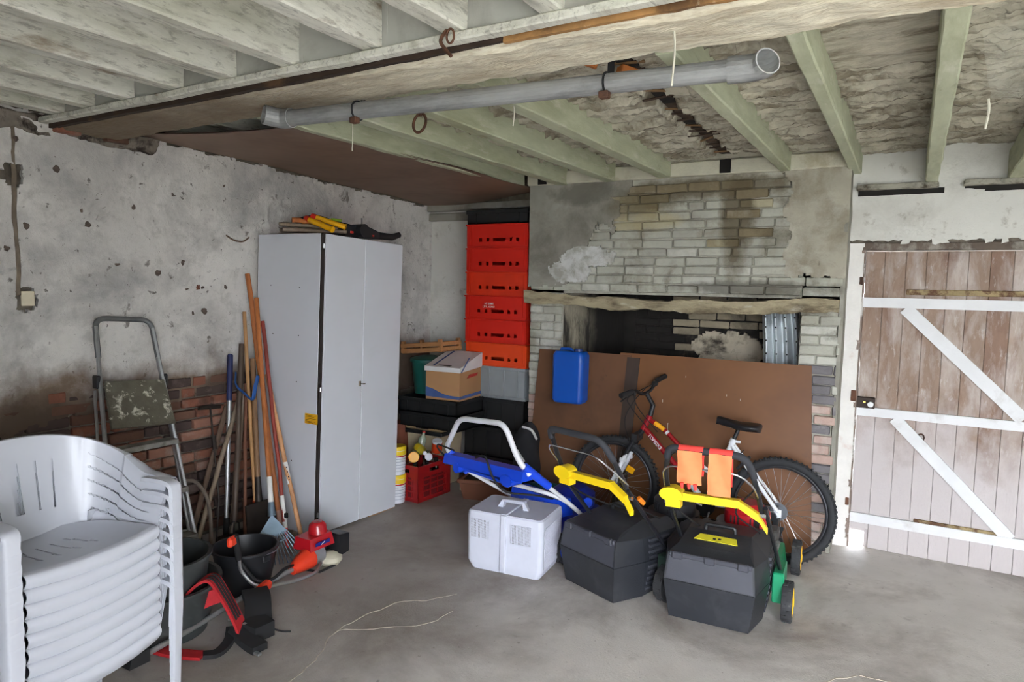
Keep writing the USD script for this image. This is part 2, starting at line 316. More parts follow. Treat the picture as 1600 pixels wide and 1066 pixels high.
part(WL, 'plaster', sheet(.4, YB, .55, 2.5, .016, lw_mask, lw_h, lambda u, v, h: lwm(u, v, h), .022, seed=1), whitewash, smooth=50)
n = 0
g = np.random.default_rng(3)
for r in range(17):
    z = .03 + r * .068
    y = 1.18 + (r % 2) * .11 - .02 * g.random()
    while y < 3.1:
        L = .205 + g.random() * .02 if g.random() > .12 else .1
        if z < border(np.array([y + .1]))[0] + .10 and n < 290:
            kind = br[g.choice(4, p=[.36, .2, .2, .24])]
            if y < 1.75 and z > .6 or z < .25: kind = br[g.choice([2, 3])]
            d = g.random() * .010
            part(WL, 'brick', rough(bx((XL - .016 + d / 2, y + L / 2, z + .029), (.04 + d, L - .012, .056), .006, (0, 0, g.normal() * .6)), .003, 25, n), kind, smooth=40); n += 1
        y += L
# pale patch and holes
part(WL, 'patch', rough(bx((XL + .006, 1.745, 1.535), (.012, .062, .075), .003), .002, 20, 2), mat('cream_paint', S(214, 204, 178), .8), label='cream square blanking plate in a broken hole')
g = np.random.default_rng(11)
spots = [(2.62, 1.585), (2.70, 1.60), (2.73, 1.60), (2.66, 1.44), (2.74, 1.45), (2.3, 2.05), (2.05, 1.93), (2.02, 2.0), (2.6, 1.75), (2.44, 1.68), (1.5, 1.9), (1.66, 1.78), (2.9, 1.6), (2.2, 1.72), (1.9, 2.2), (2.55, 2.15), (2.9, 2.25), (1.75, 1.9), (1.72, 2.32)]
for (y, z) in spots:
    s = .008 + .014 * g.random()
    part(WL, 'chip', rough(mv(T.creation.icosphere(2, s * .9).apply_transform(np.diag([.35, 1, 1.1, 1])), (XL + .006, y, z)), .011, 45, int(y * 99)), mat('plaster_chip', S(96, 84, 76), .95, var=.3) if g.random() > .12 else mat('chip_red', S(110, 66, 50), .95))
part(WL, 'vertical_seam', rough(bb((XL - .004, 1.695, 1.55), (XL + .012, 1.715, 2.42), .004), .012, 9, 4, .06), mat('seam_shade', S(120, 108, 94), .95, var=.3))
part(WL, 'top_rubble', rough(bb((XL - .1, .9, 2.36), (XL + .012, 2.45, 2.46), .01), .03, 12, 9, .04), mat('rubble', S(120, 112, 102), .95, var=.3, dirt=S(50, 42, 36), dirt_at=(.48, .6), dirt_scale=9), smooth=40)
for i, y in enumerate((1.95, 2.2)):
    part(WL, 'brick', rough(bx((XL + .02, y, 2.41), (.06, .12, .05), .005), .004, 20, i), br[0] if i == 0 else br[3])

# recess wall at the back left
WB = thing('wall_recess', 'whitewashed back wall of the recess left of the fireplace', kind='structure')
part(WB, 'recess_core', bb((XL - .3, YB, 0), (-2.56, YB + .3, 2.75)), mortar)
def rc_h(u, v):
    q = np.stack([u, v, u * 0 + 4], -1); return .025 + nz(q, 3, 3, 8) * .03 + nz(q, 14, 3, 9) * .01
part(WB, 'recess_plaster', sheet(XL, -2.55, 0, 2.33, .03, None, rc_h, lambda u, v, h: np.stack([u, YB - h, v], -1), .02, seed=2), whitewall, smooth=50)
part(WB, 'recess_plank', rough(bb((XL, YB - .10, 2.30), (-2.55, YB, 2.36), .008), .006, 8, 3, .1), greyplaster)
part(WB, 'recess_plank', rough(bb((XL, YB - .07, 2.215), (-2.55, YB, 2.285), .008), .006, 8, 4, .1), greyplaster)
WB = thing('wall_back', 'whitewashed back wall around the plank door', kind='structure')
# door wall: lintel part above the door, jamb at the left, more wall right of the door
DX0, DX1, DZ = -.285, .92, 1.915
def dw_h(u, v):
    q = np.stack([u, v, u * 0 + 9], -1); return .022 + nz(q, 4, 3, 18) * .02 + nz(q, 16, 3, 19) * .012
part(WB, 'door_wall_core', cat(bb((-.38, YD, DZ + .03), (3.4, YD + .35, 2.75)), bb((-.38, YD, 0), (DX0 - .01, YD + .35, DZ + .03)), bb((DX1 + .06, YD, 0), (3.4, YD + .35, DZ + .03))), mortar)
part(WB, 'door_wall_plaster', sheet(-.36, 3.1, DZ + .01, 2.55, .022, lambda u, v: v > DZ + .045 + nz(np.stack([u, v, u], -1), 9) * .05, dw_h, lambda u, v, h: np.stack([u, YD - h, v], -1), .02, seed=3), whitewall, smooth=50)
part(WB, 'door_jamb_plaster', sheet(-.365, DX0 + .012, 0, DZ + .04, .012, lambda u, v: u < DX0 + .008 + nz(np.stack([u, v, u], -1), 12) * .02, lambda u, v: dw_h(u, v) * .6 + .004, lambda u, v, h: np.stack([u, YD - h, v], -1), .03, seed=4), mat('door_jamb_whitewash', S(222, 218, 212), .85, var=.06, coord='position', dirt=[(S(200, 176, 166), (.6, .72), 6, .6), (S(160, 150, 140), (.64, .72), 3, .6)], bump=.4), smooth=50)
part(WB, 'wall_plaster_right', sheet(DX1 + .06, 3.1, 0, DZ + .03, .06, None, dw_h, lambda u, v, h: np.stack([u, YD - h, v], -1), .02, seed=5), whitewall, smooth=50)
for x0, x1 in ((-.335, .10), (.22, .75)):
    part(WB, 'bearing_plate', rough(bb((x0, YD - .075, 2.275), (x1, YD + .02, 2.31), .006), .007, 9, int(x1 * 9), .08), mat('plate_wood', S(150, 146, 132), .85, var=.2, dirt=S(70, 62, 50), dirt_at=(.52, .66), dirt_scale=9))
    part(WB, 'gap', bb((x0 + .01, YD - .03, 2.245), (x1 + .03, YD + .01, 2.277)), black_void)  # solid near-black box stands in for the shade under the plate
part(WB, 'lintel', rough(bb((DX0 - .05, YD - .012, DZ - .005), (DX1 + .15, YD + .3, DZ + .045), .006), .006, 9, 4, .1), mat('lintel_wood', S(96, 84, 74), .9, var=.25, dirt=S(150, 144, 134), dirt_at=(.5, .64), dirt_scale=7))
# outer walls that are out of frame: right side, and the front with its wide garage opening
solo('wall_right', bb((3.1, -.9, 0), (3.4, 5.5, 2.75)), whitewall, kind='structure', label='whitewashed side wall outside the view')
solo('wall_front', cat(bb((XL - .3, -.9, 0), (-.15, -.6, 2.75)), bb((2.95, -.9, 0), (3.4, -.6, 2.75)), bb((-.15, -.9, 2.3), (2.95, -.6, 2.75))), whitewall, kind='structure', label='front wall with the wide garage opening behind the viewer')

# ceiling
CE = thing('ceiling', 'beamed ceiling with whitewashed joists and crumbling lath plaster', kind='structure')
part(CE, 'roof_slab', bb((XL - .3, -.9, 2.66), (3.4, 5.5, 2.76)), whiteboard)
g = np.random.default_rng(4)
for i in range(13):                                                            # boards over the near joists, running along x
    y0 = -.6 + i * .19
    part(CE, 'ceiling_board', bb((XL, y0, 2.602 + g.random() * .006), (3.1, y0 + .184, 2.63), .003), whiteboard)
def joist(x, w, y0, y1, z0, z1, h, seed, m, bend=0.):
    k = 14; t = np.linspace(0, 1, k); P = []
    for s in t:
        z = z0 + (z1 - z0) * s; xx = x + bend * math.sin(PI * s); y = y0 + (y1 - y0) * s
        c = .006
        P.append([(xx - w, y, z + h), (xx - w, y, z + c), (xx - w + c, y, z), (xx - c, y, z), (xx, y, z + c), (xx, y, z + h)])
    P = np.array(P); v = P.reshape(-1, 3); f = []
    for i in range(k - 1):
        for j in range(6):
            a, b = i * 6 + j, i * 6 + (j + 1) % 6; f += [(a, b, b + 6), (a, b + 6, a + 6)]
    f += [(0, j + 1, j) for j in range(1, 5)] + [((k - 1) * 6, (k - 1) * 6 + j, (k - 1) * 6 + j + 1) for j in range(1, 5)]
    m_ = T.Trimesh(v, np.array(f), process=False); T.repair.fix_normals(m_)
    return rough(m_, .005, 6, seed, .05)
for i, x in enumerate((-3.64, -3.37, -3.05, -2.70, -2.36, -2.01, -1.61, -1.26, -.92, -.55, -.18, .2, .6, 1.0, 1.4, 1.8, 2.2, 2.6, 3.0)):
    part(CE, 'joist', joist(x, .075 + .01 * g.random(), -.6, 1.845, 2.447, 2.447, .158, i, jwhite, (g.random() - .5) * .02), jwhite, smooth=35)
    if x > -3.6: part(CE, 'blocking_board', rough(bb((x - .46, 1.848, 2.444), (x + .02, 1.876, 2.605), .002), .003, 8, i, .09), whiteboard)
part(CE, 'ledger_strip', rough(bb((XL, 1.822, 2.418), (3.1, 1.868, 2.446), .005), .004, 5, 3, .07), jwhite, smooth=35)
mb = bb((XL - .05, 1.898, 2.400), (3.15, 2.215, 2.66), .03); part(CE, 'main_beam', rough(rough(mb, .012, 7, 5, .03), .006, 26, 9), beamw, smooth=25)
part(CE, 'blocking_back', bb((XL, 1.878, 2.45), (3.1, 1.90, 2.64)), whiteboard)
part(CE, 'beam_edge_strip', rough(hull([(XL, 1.872, 2.404), (XL, 1.90, 2.404), (-1.9, 1.872, 2.402), (-1.9, 1.90, 2.402), (-1.15, 1.884, 2.412), (-1.15, 1.90, 2.412), (XL, 1.872, 2.44), (-1.15, 1.872, 2.44), (XL, 1.9, 2.44), (-1.15, 1.9, 2.44)]), .004, 9, 3, .06), mat('gap_shade_beam_edge', S(52, 38, 28), .95, var=.3, coord='position', dirt=[(S(120, 88, 56), (.56, .7), 3, .8)]), label='dark rotten beam edge, coloured to read as the shaded gap under the ledger')  # dark colour of this strip stands in for shade in the ledger gap
part(CE, 'beam_edge_strip', rough(hull([(-1.15, 1.882, 2.406), (.2, 1.888, 2.412), (-1.15, 1.9, 2.406), (.2, 1.9, 2.412), (-1.15, 1.882, 2.44), (.2, 1.888, 2.44), (-1.15, 1.9, 2.44), (.2, 1.9, 2.44)]), .005, 14, 5, .05), mat('beam_groove_wood', S(164, 122, 74), .9, var=.3, coord='position', dirt=[(S(84, 58, 36), (.5, .62), 5, .8), (S(210, 200, 176), (.58, .66), 6, .9)]), label='ochre worm-eaten upper edge of the beam')
for i, (x, w, y1, z1, m) in enumerate(((-2.63, .06, 4.66, 2.40, jgreen), (-2.25, .085, 4.63, 2.40, jgreen), (-1.867, .085, 4.62, 2.40, jgreen), (-1.462, .085, 4.60, 2.40, jgreen), (-.70, .065, 4.66, 2.40, jgreen), (-.315, .058, 4.84, 2.385, jgreen), (.095, .068, 4.84, 2.305, jgreen), (.5, .07, 4.84, 2.305, jgreen), (.95, .07, 4.84, 2.305, jgreen), (1.4, .07, 4.84, 2.305, jgreen), (1.9, .07, 4.84, 2.305, jgreen), (2.5, .07, 4.84, 2.305, jgreen))):
    part(CE, 'joist', joist(x, w, 2.2, y1, 2.402, z1, .16, 40 + i, m, .0), m, smooth=35)
for i, x in enumerate((-3.7, -3.3, -2.95)):
    part(CE, 'joist', joist(x, .08, 2.2, 5.1, 2.49, 2.47, .1, 60 + i, jwhite), jwhite, smooth=35)
def lp_h(u, v):
    q = np.stack([u * .35, v, u * 0 + 2], -1); q2 = np.stack([u, v * 1.6, u * 0], -1)
    k = v / .043 + nz(np.stack([u * .5, v * .3, u * 0], -1), 4, 2, 3) * 1.2
    ridge = np.abs((k % 1) - .5) * 2
    row = nz(np.stack([np.floor(k), np.floor(u * 2.2 + np.floor(k) * .37), u * 0], -1), 1.7, 1, 4)
    h = .012 + .030 * (1 - ridge ** 3) + row * .045 + nz(q2, 9, 4, 5) * .055 + nz(q2, 30, 2, 15) * .015
    d = np.abs(u - (-1.06 - .035 * (v - 3.4))) / .045                                # a rotted-out joist has left an open strip
    h = np.where(d < 1, -.02 + .03 * nz(q2, 22, 2, 6), h)
    smoothpatch = (u > -.36) & (u < .05) & (v < 3.05 + .1 * u)
    return np.where(smoothpatch, .045 + nz(q2, 5, 3, 7) * .02, h)
part(CE, 'lath_plaster', sheet(-2.7, 1.6, 2.2, 4.9, .0145, None, lp_h, lambda u, v, h: np.stack([u, v, 2.56 - h], -1), .03, seed=6), lathp, smooth=60)
for i in range(16):                                                            # bare laths left along the open strip
    y = 2.6 + i * .125 + g.random() * .05; x = -1.06 - .035 * (y - 3.4)
    part(CE, 'lath', rough(bx((x + g.normal() * .02, y, 2.535 - .01 * g.random()), (.13 + .06 * g.random(), .018, .007), .002, (g.normal() * 4, g.normal() * 5, g.normal() * 14)), .003, 20, i), darkwood if i % 3 else mat('bare_lath', S(126, 98, 66), .9, var=.2))
for y in np.arange(2.3, 4.6, .19):
    xx = -1.06 - .035 * (y - 3.4); part(CE, 'rotten_joist_bed', rough(bb((xx - .032, y, 2.535), (xx + .034, y + .2, 2.57), .004), .012, 14, int(y * 50), .05), darkwood if int(y * 10) % 3 else black_void)
part(CE, 'brick_shard', rough(bx((-1.08, 2.38, 2.48), (.07, .05, .03), .004, (10, 20, 30)), .004, 25, 2), mat('orange_shard', S(206, 126, 66), .9, var=.15)); part(CE, 'brick_shard', rough(bx((-1.02, 2.62, 2.50), (.08, .05, .03), .004, (0, 10, 50)), .004, 25, 3), mat('orange_shard', S(206, 126, 66)))
part(CE, 'lath_plaster', bb((1.6, 2.2, 2.53), (3.1, 4.9, 2.6)), lathp)
# sagging brown hardboard under the recess
P = np.array([(-3.85, 2.30, 2.462), (-2.66, 2.46, 2.418), (-2.56, 4.80, 2.392), (-3.85, 5.12, 2.355)])
uu, vv = np.meshgrid(np.linspace(0, 1, 25), np.linspace(0, 1, 41), indexing='ij')
Q = (P[0] * ((1 - uu) * (1 - vv))[..., None] + P[1] * (uu * (1 - vv))[..., None] + P[2] * (uu * vv)[..., None] + P[3] * ((1 - uu) * vv)[..., None])
Q[..., 2] -= .022 * np.sin(PI * uu) * (.6 + .4 * np.sin(vv * 9)) + .006 * np.sin(vv * 14 + uu * 3)
v = Q.reshape(-1, 3); idx = np.arange(len(v)).reshape(uu.shape); a, b, c, d = idx[:-1, :-1].ravel(), idx[1:, :-1].ravel(), idx[1:, 1:].ravel(), idx[:-1, 1:].ravel()
f = np.vstack([np.stack([a, c, b], 1), np.stack([a, d, c], 1)]); nv = len(v)
hb = T.Trimesh(np.vstack([v, v + [0, 0, .006]]), np.vstack([f, f[:, ::-1] + nv]), process=False)
part(CE, 'hardboard_panel', hb, hardb, smooth=True, label='sagging brown hardboard sheet closing the ceiling over the recess')
part(CE, 'wall_plate', rough(bb((-2.58, YC - .035, 2.405), (-.372, YC + .2, 2.50), .008), .006, 5, 3, .07), mat('wall_plate_whitewash', S(196, 192, 172), .85, var=.1, coord='position', dirt=[(S(140, 122, 84), (.56, .7), 3, .7)], bump=.4), smooth=40)
part(CE, 'wall_plate', rough(bb((-2.58, YC - .01, 2.50), (-.372, YC + .2, 2.56), .008), .006, 5, 4, .07), lathp, smooth=40)
for x in (-1.10, -2.45): part(CE, 'joist_pocket', bb((x - .035, YC - .042, 2.41), (x + .035, YC, 2.495)), black_void)  # black boxes paint in the darkness of the empty pockets

# fireplace
FP = thing('fireplace', 'wide old brick fireplace with sooty opening and rough lintel', 'fireplace', (0, 0, 0))
part(FP, 'masonry', cat(bb((-2.55, YC + .01, 0), (-2.27, YB + .3, 2.405)), bb((-.60, YC + .01, 0), (-.385, YB + .3, 2.405)), bb((-2.55, YC + .01, 1.60), (-.385, YC + .16, 2.405))), mortar_w)
part(FP, 'firebox', cat(bb((-2.3, 5.36, 0), (-.5, 5.45, 1.75)), bb((-2.27, YC + .16, 1.68), (-.6, 5.4, 1.78))), soot)
g = np.random.default_rng(5)
n = 0
def bricks(par, x0, x1, z0, z1, Y, pick, skip=None, hgt=.0625, L0=.222, amp=.0055, proud=.003):
    global n
    for r in range(int((z1 - z0) / hgt)):
        z = z0 + r * hgt; x = x0 - (L0 / 2 if r % 2 else 0) - g.random() * .02
        while x < x1 - .02:
            L = L0 * (.94 + .1 * g.random()) if g.random() > .1 else L0 * .5
            a, b = max(x, x0), min(x + L, x1)
            if b - a > .03 and not (skip and skip((a + b) / 2, z + hgt / 2)):
                d = proud + abs(g.normal()) * .004
                part(par, 'brick', rough(bx(((a + b) / 2, Y - d / 2 + .02, z + hgt / 2 + g.normal() * .0015), (b - a - .008, .045 + d, hgt - .0075), .006, (0, 0, g.normal() * .5)), amp, 22, n), pick((a + b) / 2, z), smooth=40); n += 1
            x += L
bsoot = mat('stained_brick', S(118, 106, 82), .9, var=.2, scale=6, coord='position', dirt=[(S(76, 66, 48), (.46, .68), 4, .8), (S(160, 154, 138), (.56, .72), 5, .6)], bump=.5, bscale=55)
def pick_breast(x, z):
    if abs(x + 1.0 + .25 * (z - 2.1)) < .11 and z > 1.95 and g.random() < .45: return bsoot
    if z > 2.3 and g.random() < .25 or ((x + 1.65) / .3) ** 2 + ((z - 2.27) / .07) ** 2 < 1 and g.random() < .6: return bsoot
    if ((x + 1.72) / .22) ** 2 + ((z - 2.19) / .12) ** 2 < 1 + g.normal() * .3: return bw[3]
    if abs(x + .98) < .10 + g.normal() * .03 and z > 1.8: return bw[g.choice([3, 2])]
    return bw[g.choice(3, p=[.55, .25, .2])]
def covered(x, z): return x < -1.98 + .55 * (z - 2.2) + .05 * math.sin(z * 40) and not (z < 1.68) or x > -.70 and z > 1.75
bricks(FP, -2.55, -.36, 1.615, 2.40, YC, pick_breast, covered)
wm = lambda x, z: bw[g.choice(3, p=[.4, .35, .25])]
bricks(FP, -2.55, -2.27, .0, 1.53, YC, lambda x, z: bw[1 if g.random() > .4 else 0] if z > .75 else bg[1])
bricks(FP, -.60, -.36, .0, 1.53, YC, lambda x, z: bw[g.choice(3)] if z > 1.18 else (bg[0] if g.random() > .45 else bg[1] if z < .95 else bw[1]))
bricks(FP, -1.95, -.62, .72, 1.66, 5.36, lambda x, z: mat('smoky_brick', S(150, 138, 116), .92, var=.2, coord='position', dirt=[(S(30, 27, 24), (.46, .66), 1.8, .95), (S(150, 140, 122), (.62, .74), 4, .6)], bump=.5) if x > -1.62 else soot, lambda x, z: x > -1.45 and 1.05 < z < 1.33 and x < -.9)
for s in range(9):                                                             # firebox side bricks seen on the left cheek
    pass
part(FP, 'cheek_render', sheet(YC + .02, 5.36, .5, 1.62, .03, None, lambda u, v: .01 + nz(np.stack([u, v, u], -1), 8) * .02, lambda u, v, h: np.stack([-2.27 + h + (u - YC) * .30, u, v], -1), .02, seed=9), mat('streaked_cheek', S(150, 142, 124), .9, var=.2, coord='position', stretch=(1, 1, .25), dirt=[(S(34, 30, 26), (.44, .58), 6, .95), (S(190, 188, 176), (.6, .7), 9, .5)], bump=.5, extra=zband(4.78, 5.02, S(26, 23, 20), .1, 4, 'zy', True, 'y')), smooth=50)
part(FP, 'cheek_render', sheet(YC + .02, 5.36, .5, 1.62, .03, None, lambda u, v: .01 + nz(np.stack([u, v, u + 3], -1), 8) * .02, lambda u, v, h: np.stack([-.60 - h, u, v], -1), .02, seed=10), soot, smooth=50)
part(FP, 'render_patch', sheet(-1.47, -.92, 1.03, 1.35, .022, lambda u, v: ((u + 1.19) / .27) ** 2 + ((v - 1.19) / .15) ** 2 < 1 + nz(np.stack([u, v, u], -1), 9) * .9, lambda u, v: .03 + nz(np.stack([u, v, u], -1), 12) * .014, lambda u, v, h: np.stack([u, 5.345 - h, v], -1), .01, seed=12), mat('pale_render', S(186, 174, 152), .92, var=.16, coord='position', dirt=S(60, 52, 44), dirt_at=(.52, .66), dirt_scale=5), smooth=50)
def fp_h(u, v): q = np.stack([u, v, u * 0 + 7], -1); return .012 + nz(q, 5, 3, 31) * .016 + nz(q, 19, 3, 32) * .008
def lp_mask(u, v): q = np.stack([u, v, u * 0], -1); return (u < -1.88 + .55 * (v - 2.2) + nz(q, 8, 4, 5) * .34) & (v > 1.66 + nz(q, 6) * .06)
part(FP, 'plaster_patch', sheet(-2.565, -1.75, 1.615, 2.405, .014, lp_mask, fp_h, lambda u, v, h: np.stack([u, YC - h, v], -1), .025, seed=7), greyplaster, smooth=50, label='grey sooty render over the left of the chimney breast')
part(FP, 'plaster_patch', sheet(-.86, -.355, 1.62, 2.405, .014, lambda u, v: (u > -.72 + nz(np.stack([u, v, u], -1), 7, 4, 8) * .22) & (v > 1.74 + nz(np.stack([u, v, u], -1), 6) * .1), fp_h, lambda u, v, h: np.stack([u, YC - h, v], -1), .025, seed=8), mat('beige_render', S(164, 158, 142), .9, var=.12, scale=4, coord='position', dirt=[(S(120, 110, 90), (.5, .66), 3, .7), (S(186, 182, 168), (.56, .70), 5, .6), (S(90, 82, 66), (.64, .72), 9, .7)], bump=.8, bscale=42, extra=stains), smooth=50, label='beige render over the right of the chimney breast')
part(FP, 'limewash_splash', sheet(-2.42, -1.78, 1.66, 1.98, .012, lambda u, v: (((u + 2.22) / .19) ** 2 + ((v - 1.765) / .085) ** 2 < 1 + nz(np.stack([u, v, u], -1), 11, 4, 4) * 1.6) | (((u + 2.05) / .22) ** 2 + ((v - 1.87) / .075) ** 2 < 1 + nz(np.stack([u, v, u], -1), 11, 4, 6) * 1.6), lambda u, v: fp_h(u, v) + .0035, lambda u, v, h: np.stack([u, YC - h, v], -1), .01, seed=13), mat('fresh_limewash', S(198, 198, 194), .9, var=.1, coord='position', dirt=[(S(152, 148, 136), (.44, .62), 9, .85)], bump=.6), smooth=50)
part(FP, 'corner_render', sheet(YC - .008, YD, 0, 2.40, .03, None, lambda u, v: .004 + nz(np.stack([u, v, u + 2], -1), 7) * .012, lambda u, v, h: np.stack([-.36 + h, u, v], -1), .02, seed=14), greyplaster, smooth=50)
k = 60; xs = np.linspace(-2.585, -.375, k)                                      # sagging lintel
def lint(xs):
    t = (xs + 2.585) / 2.21; top = 1.612 - .045 * np.sin(PI * t) ** .8 + .006 * np.sin(t * 23); bot = 1.525 - .035 * np.sin(PI * t) + nz(np.stack([xs, xs * 0, xs * 0], -1), 12, 3, 2) * .035
    return top, bot
top, bot = lint(xs); v = []
for (yy, dz) in ((YC - .045, 0), (YC - .045, 1), (YC + .17, 1), (YC + .17, 0)):
    v.append(np.stack([xs, xs * 0 + yy, bot if dz == 0 else top], 1))
v = np.vstack(v); f = []
for i in range(k - 1):
    for j in range(4):
        a, b = j * k + i, ((j + 1) % 4) * k + i; f += [(a, b, b + 1), (a, b + 1, a + 1)]
f += [(0, k, 2 * k), (0, 2 * k, 3 * k), (k - 1, 3 * k - 1, 2 * k - 1), (k - 1, 4 * k - 1, 3 * k - 1)]
lm = T.Trimesh(v, np.array(f), process=False); T.repair.fix_normals(lm)
part(FP, 'lintel', rough(lm, .014, 14, 3, .035), mat('gnarled_lintel', S(162, 150, 122), .9, var=.2, scale=6, coord='position', stretch=(1, 2, 3), dirt=[(S(84, 70, 52), (.46, .64), 4, .85), (S(200, 194, 178), (.62, .72), 7, .5), (S(36, 31, 26), (.62, .72), 2.5, .8)], bump=1, bscale=34), smooth=40)

# door
D1 = thing('door_1', 'old ledged and braced plank door with white rails on worn brown boards', kind='structure')
plank = [mat('worn_door_board' + s, c, .8, var=.12, scale=6, coord='position', stretch=(3, 3, 1), dirt=[(S(190, 180, 174), a, 3.2, .75), (S(110, 76, 58), (.54, .72), 2.3, .75), (S(204, 198, 194), (.58, .7), 11, .5)], bump=.35, bscale=40, extra=zband(.55, 1.0, S(188, 180, 178), .5, 4, 'zw'))
         for s, c, a in (('', S(142, 120, 104), (.46, .70)), ('_pale', S(156, 138, 124), (.42, .66)), ('_brown', S(132, 106, 90), (.48, .70)))]
paint = mat('white_door_paint', S(214, 214, 214), .65, var=.05, scale=6, coord='position', dirt=[(S(170, 164, 156), (.58, .72), 5, .5), (S(120, 104, 92), (.68, .76), 7, .7)], bump=.2)
g = np.random.default_rng(8); x = DX0 + .022; i = 0
while x < DX1 - .01:
    w = min(.1 + g.random() * .02, DX1 - x)
    z0 = (.12, .0)[i > 0]
    me = bb((x, YD + .035 + g.random() * .003, z0), (x + w - .0014, YD + .06, DZ - .012), .0025)
    part(D1, 'plank', me, plank[g.choice(3, p=[.7, .15, .15])] if x < .42 else plank[1]); x += w; i += 1
part(D1, 'backing_board', bb((DX0 + .105, YD + .061, .0), (DX1, YD + .066, DZ - .012)), plank[2])
part(D1, 'backing_board', bb((DX0 + .022, YD + .061, .1), (DX0 + .105, YD + .066, DZ - .012)), plank[2])
part(D1, 'frame_post', rough(bb((DX0 - .008, YD + .0, .0), (DX0 + .02, YD + .08, DZ), .004), .004, 9, 3, .1), mat('door_post_wood', S(128, 112, 102), .85, var=.2, dirt=S(196, 190, 184), dirt_at=(.5, .62), dirt_scale=9))
part(D1, 'frame_post', bb((DX1, YD + .0, .0), (DX1 + .05, YD + .08, DZ), .004), mat('door_post_wood', S(128, 112, 102)))
def rail(z, h, x0=DX0 + .02, x1=DX1 - .01, dz=0): return hull([(x0, YD + .012, z), (x1, YD + .012, z + dz), (x1, YD + .012, z + dz + h), (x0, YD + .012, z + h), (x0, YD + .037, z), (x1, YD + .037, z + dz), (x1, YD + .037, z + dz + h), (x0, YD + .037, z + h)])
part(D1, 'rail', rail(1.555, .062), paint); part(D1, 'rail', rail(.862, .056), paint); part(D1, 'rail', rail(.165, .06), paint)
def brace(a, b, w):
    a, b = np.array(a, float), np.array(b, float); t = (b - a) / np.linalg.norm(b - a); nn = np.array([-t[1], t[0]]) * w / 2
    q = [a + nn, a - nn, b - nn, b + nn]; return hull([(p[0], yy, p[1]) for p in q for yy in (YD + .014, YD + .036)])
part(D1, 'brace', brace((-.03, 1.555), (.60, .93), .075), paint); part(D1, 'brace', brace((-.05, .865), (.58, .215), .07), paint)
rust = mat('rusty_iron', S(104, 70, 52), .8, .3, var=.3, scale=14, dirt=S(62, 44, 36), dirt_at=(.46, .6), dirt_scale=9, bump=.4)
part(D1, 'iron_bar', rough(bb((-.03, YD + .02, 1.638), (DX1 - .02, YD + .034, 1.672), .003), .002, 20, 3, .06), mat('flaking_iron', S(150, 132, 96), .8, .1, var=.25, dirt=S(92, 62, 42), dirt_at=(.46, .6), dirt_scale=12), label='flaking rusty strap iron across the door top')
part(D1, 'iron_strap', rough(bb((.09, YD + .02, .218), (.52, YD + .035, .243), .003), .003, 20, 4, .06), mat('flaking_iron', S(150, 132, 96)), label='rusty strap above the bottom rail')
lk = part(D1, 'lock_plate', bx((-.215, YD + .022, .948), (.105, .03, .07), .004), mat('dark_lock_iron', S(58, 48, 42), .6, .6, var=.2))
part(lk, 'knob', lathe([(0, 0), (.012, 0), (.012, .02), (.017, .024), (.017, .05), (0, .054)], 16, (-.185, YD + .008, .945), (0, -1, 0)), mat('white_enamel', S(226, 226, 226), .3))
part(lk, 'keyhole', bx((-.222, YD + .005, .952), (.014, .004, .01)), mat('brass', S(214, 190, 100), .35, .9))
part(D1, 'hinge', bx((-.285, YD + .0, .99), (.03, .05, .07), .004), rust); part(D1, 'hinge', bx((-.285, YD + .0, .30), (.022, .04, .05), .004), rust); part(D1, 'hinge', bx((-.28, YD + .0, 1.72), (.022, .04, .05), .004), rust)
t = np.linspace(0, 2 * PI, 14)
part(D1, 'handle_ring', tube(np.stack([.10 + .016 * np.cos(t), YD + .028 + 0 * t, .76 + .022 * np.sin(t)], 1), .005, 6), rust)
# ---- things against the left wall and in the recess -------------------------------------------------------------
white_lam = mat('white_laminate', S(206, 208, 214), .42, var=.02, scale=3, dirt=[(S(186, 184, 182), (.62, .8), 2, .4)])
edge_dark = mat('dark_edge_strip', S(40, 32, 28), .6)
chip = mat('raw_chipboard', S(150, 118, 88), .9, var=.25, scale=40)
steel = mat('bright_steel', S(196, 198, 200), .3, .9, var=.06)
blackp = mat('black_plastic', S(30, 31, 34), .42, var=.15, scale=12)
blackm = mat('matt_black_rubber', S(24, 24, 26), .75, var=.2)
# wardrobe: stands with a slight backward lean to the right
WD = thing('wardrobe', 'tall white two-door wardrobe with a dark corner gap and a yellow sticker on its side', 'wardrobe', (-3.2, 3.055, .02), rotx=-2.1)
W, H, Dp = .775, 1.935, .60
part(WD, 'side_panel', bb((-Dp, 0, .0), (-.022, .017, H), .0015), white_lam)
part(WD, 'side_panel', bb((-Dp, W - .017, .0), (-.022, W, H), .0015), white_lam)
part(WD, 'top_panel', bb((-Dp, .017, H - .02), (-.022, W - .017, H), .0015), white_lam)
part(WD, 'bottom_panel', bb((-Dp, .017, .03), (-.03, W - .017, .05)), white_lam)
part(WD, 'plinth', bb((-.06, .017, .0), (-.04, W - .017, .03)), chip)
part(WD, 'back_panel', bb((-Dp, .017, .05), (-Dp + .004, W - .017, H - .02)), chip)
part(WD, 'corner_strip', bb((-.0215, .002, .0), (-.012, .03, H), 0), edge_dark, label='dark gap strip between side and door')
d = part(WD, 'door', bb((-.016, .028, .012), (.0, .385, H - .002), .002), white_lam)
part(d, 'lock', cat(bb((-.002, .352, .94), (.006, .372, .975), .002), cyl((.004, .362, .958), (.03, .362, .958), .003, 8), bx((.03, .375, .958), (.003, .026, .008), .001)), mat('lock_metal', S(120, 110, 96), .4, .8))
d = part(WD, 'door', bb((-.016, .388, .012), (.0, W - .001, H - .002), .002), white_lam)
part(d, 'chipped_edge', rough(bb((-.0155, .5, .002), (-.002, W - .003, .013)), .003, 25, 1, .03), chip)
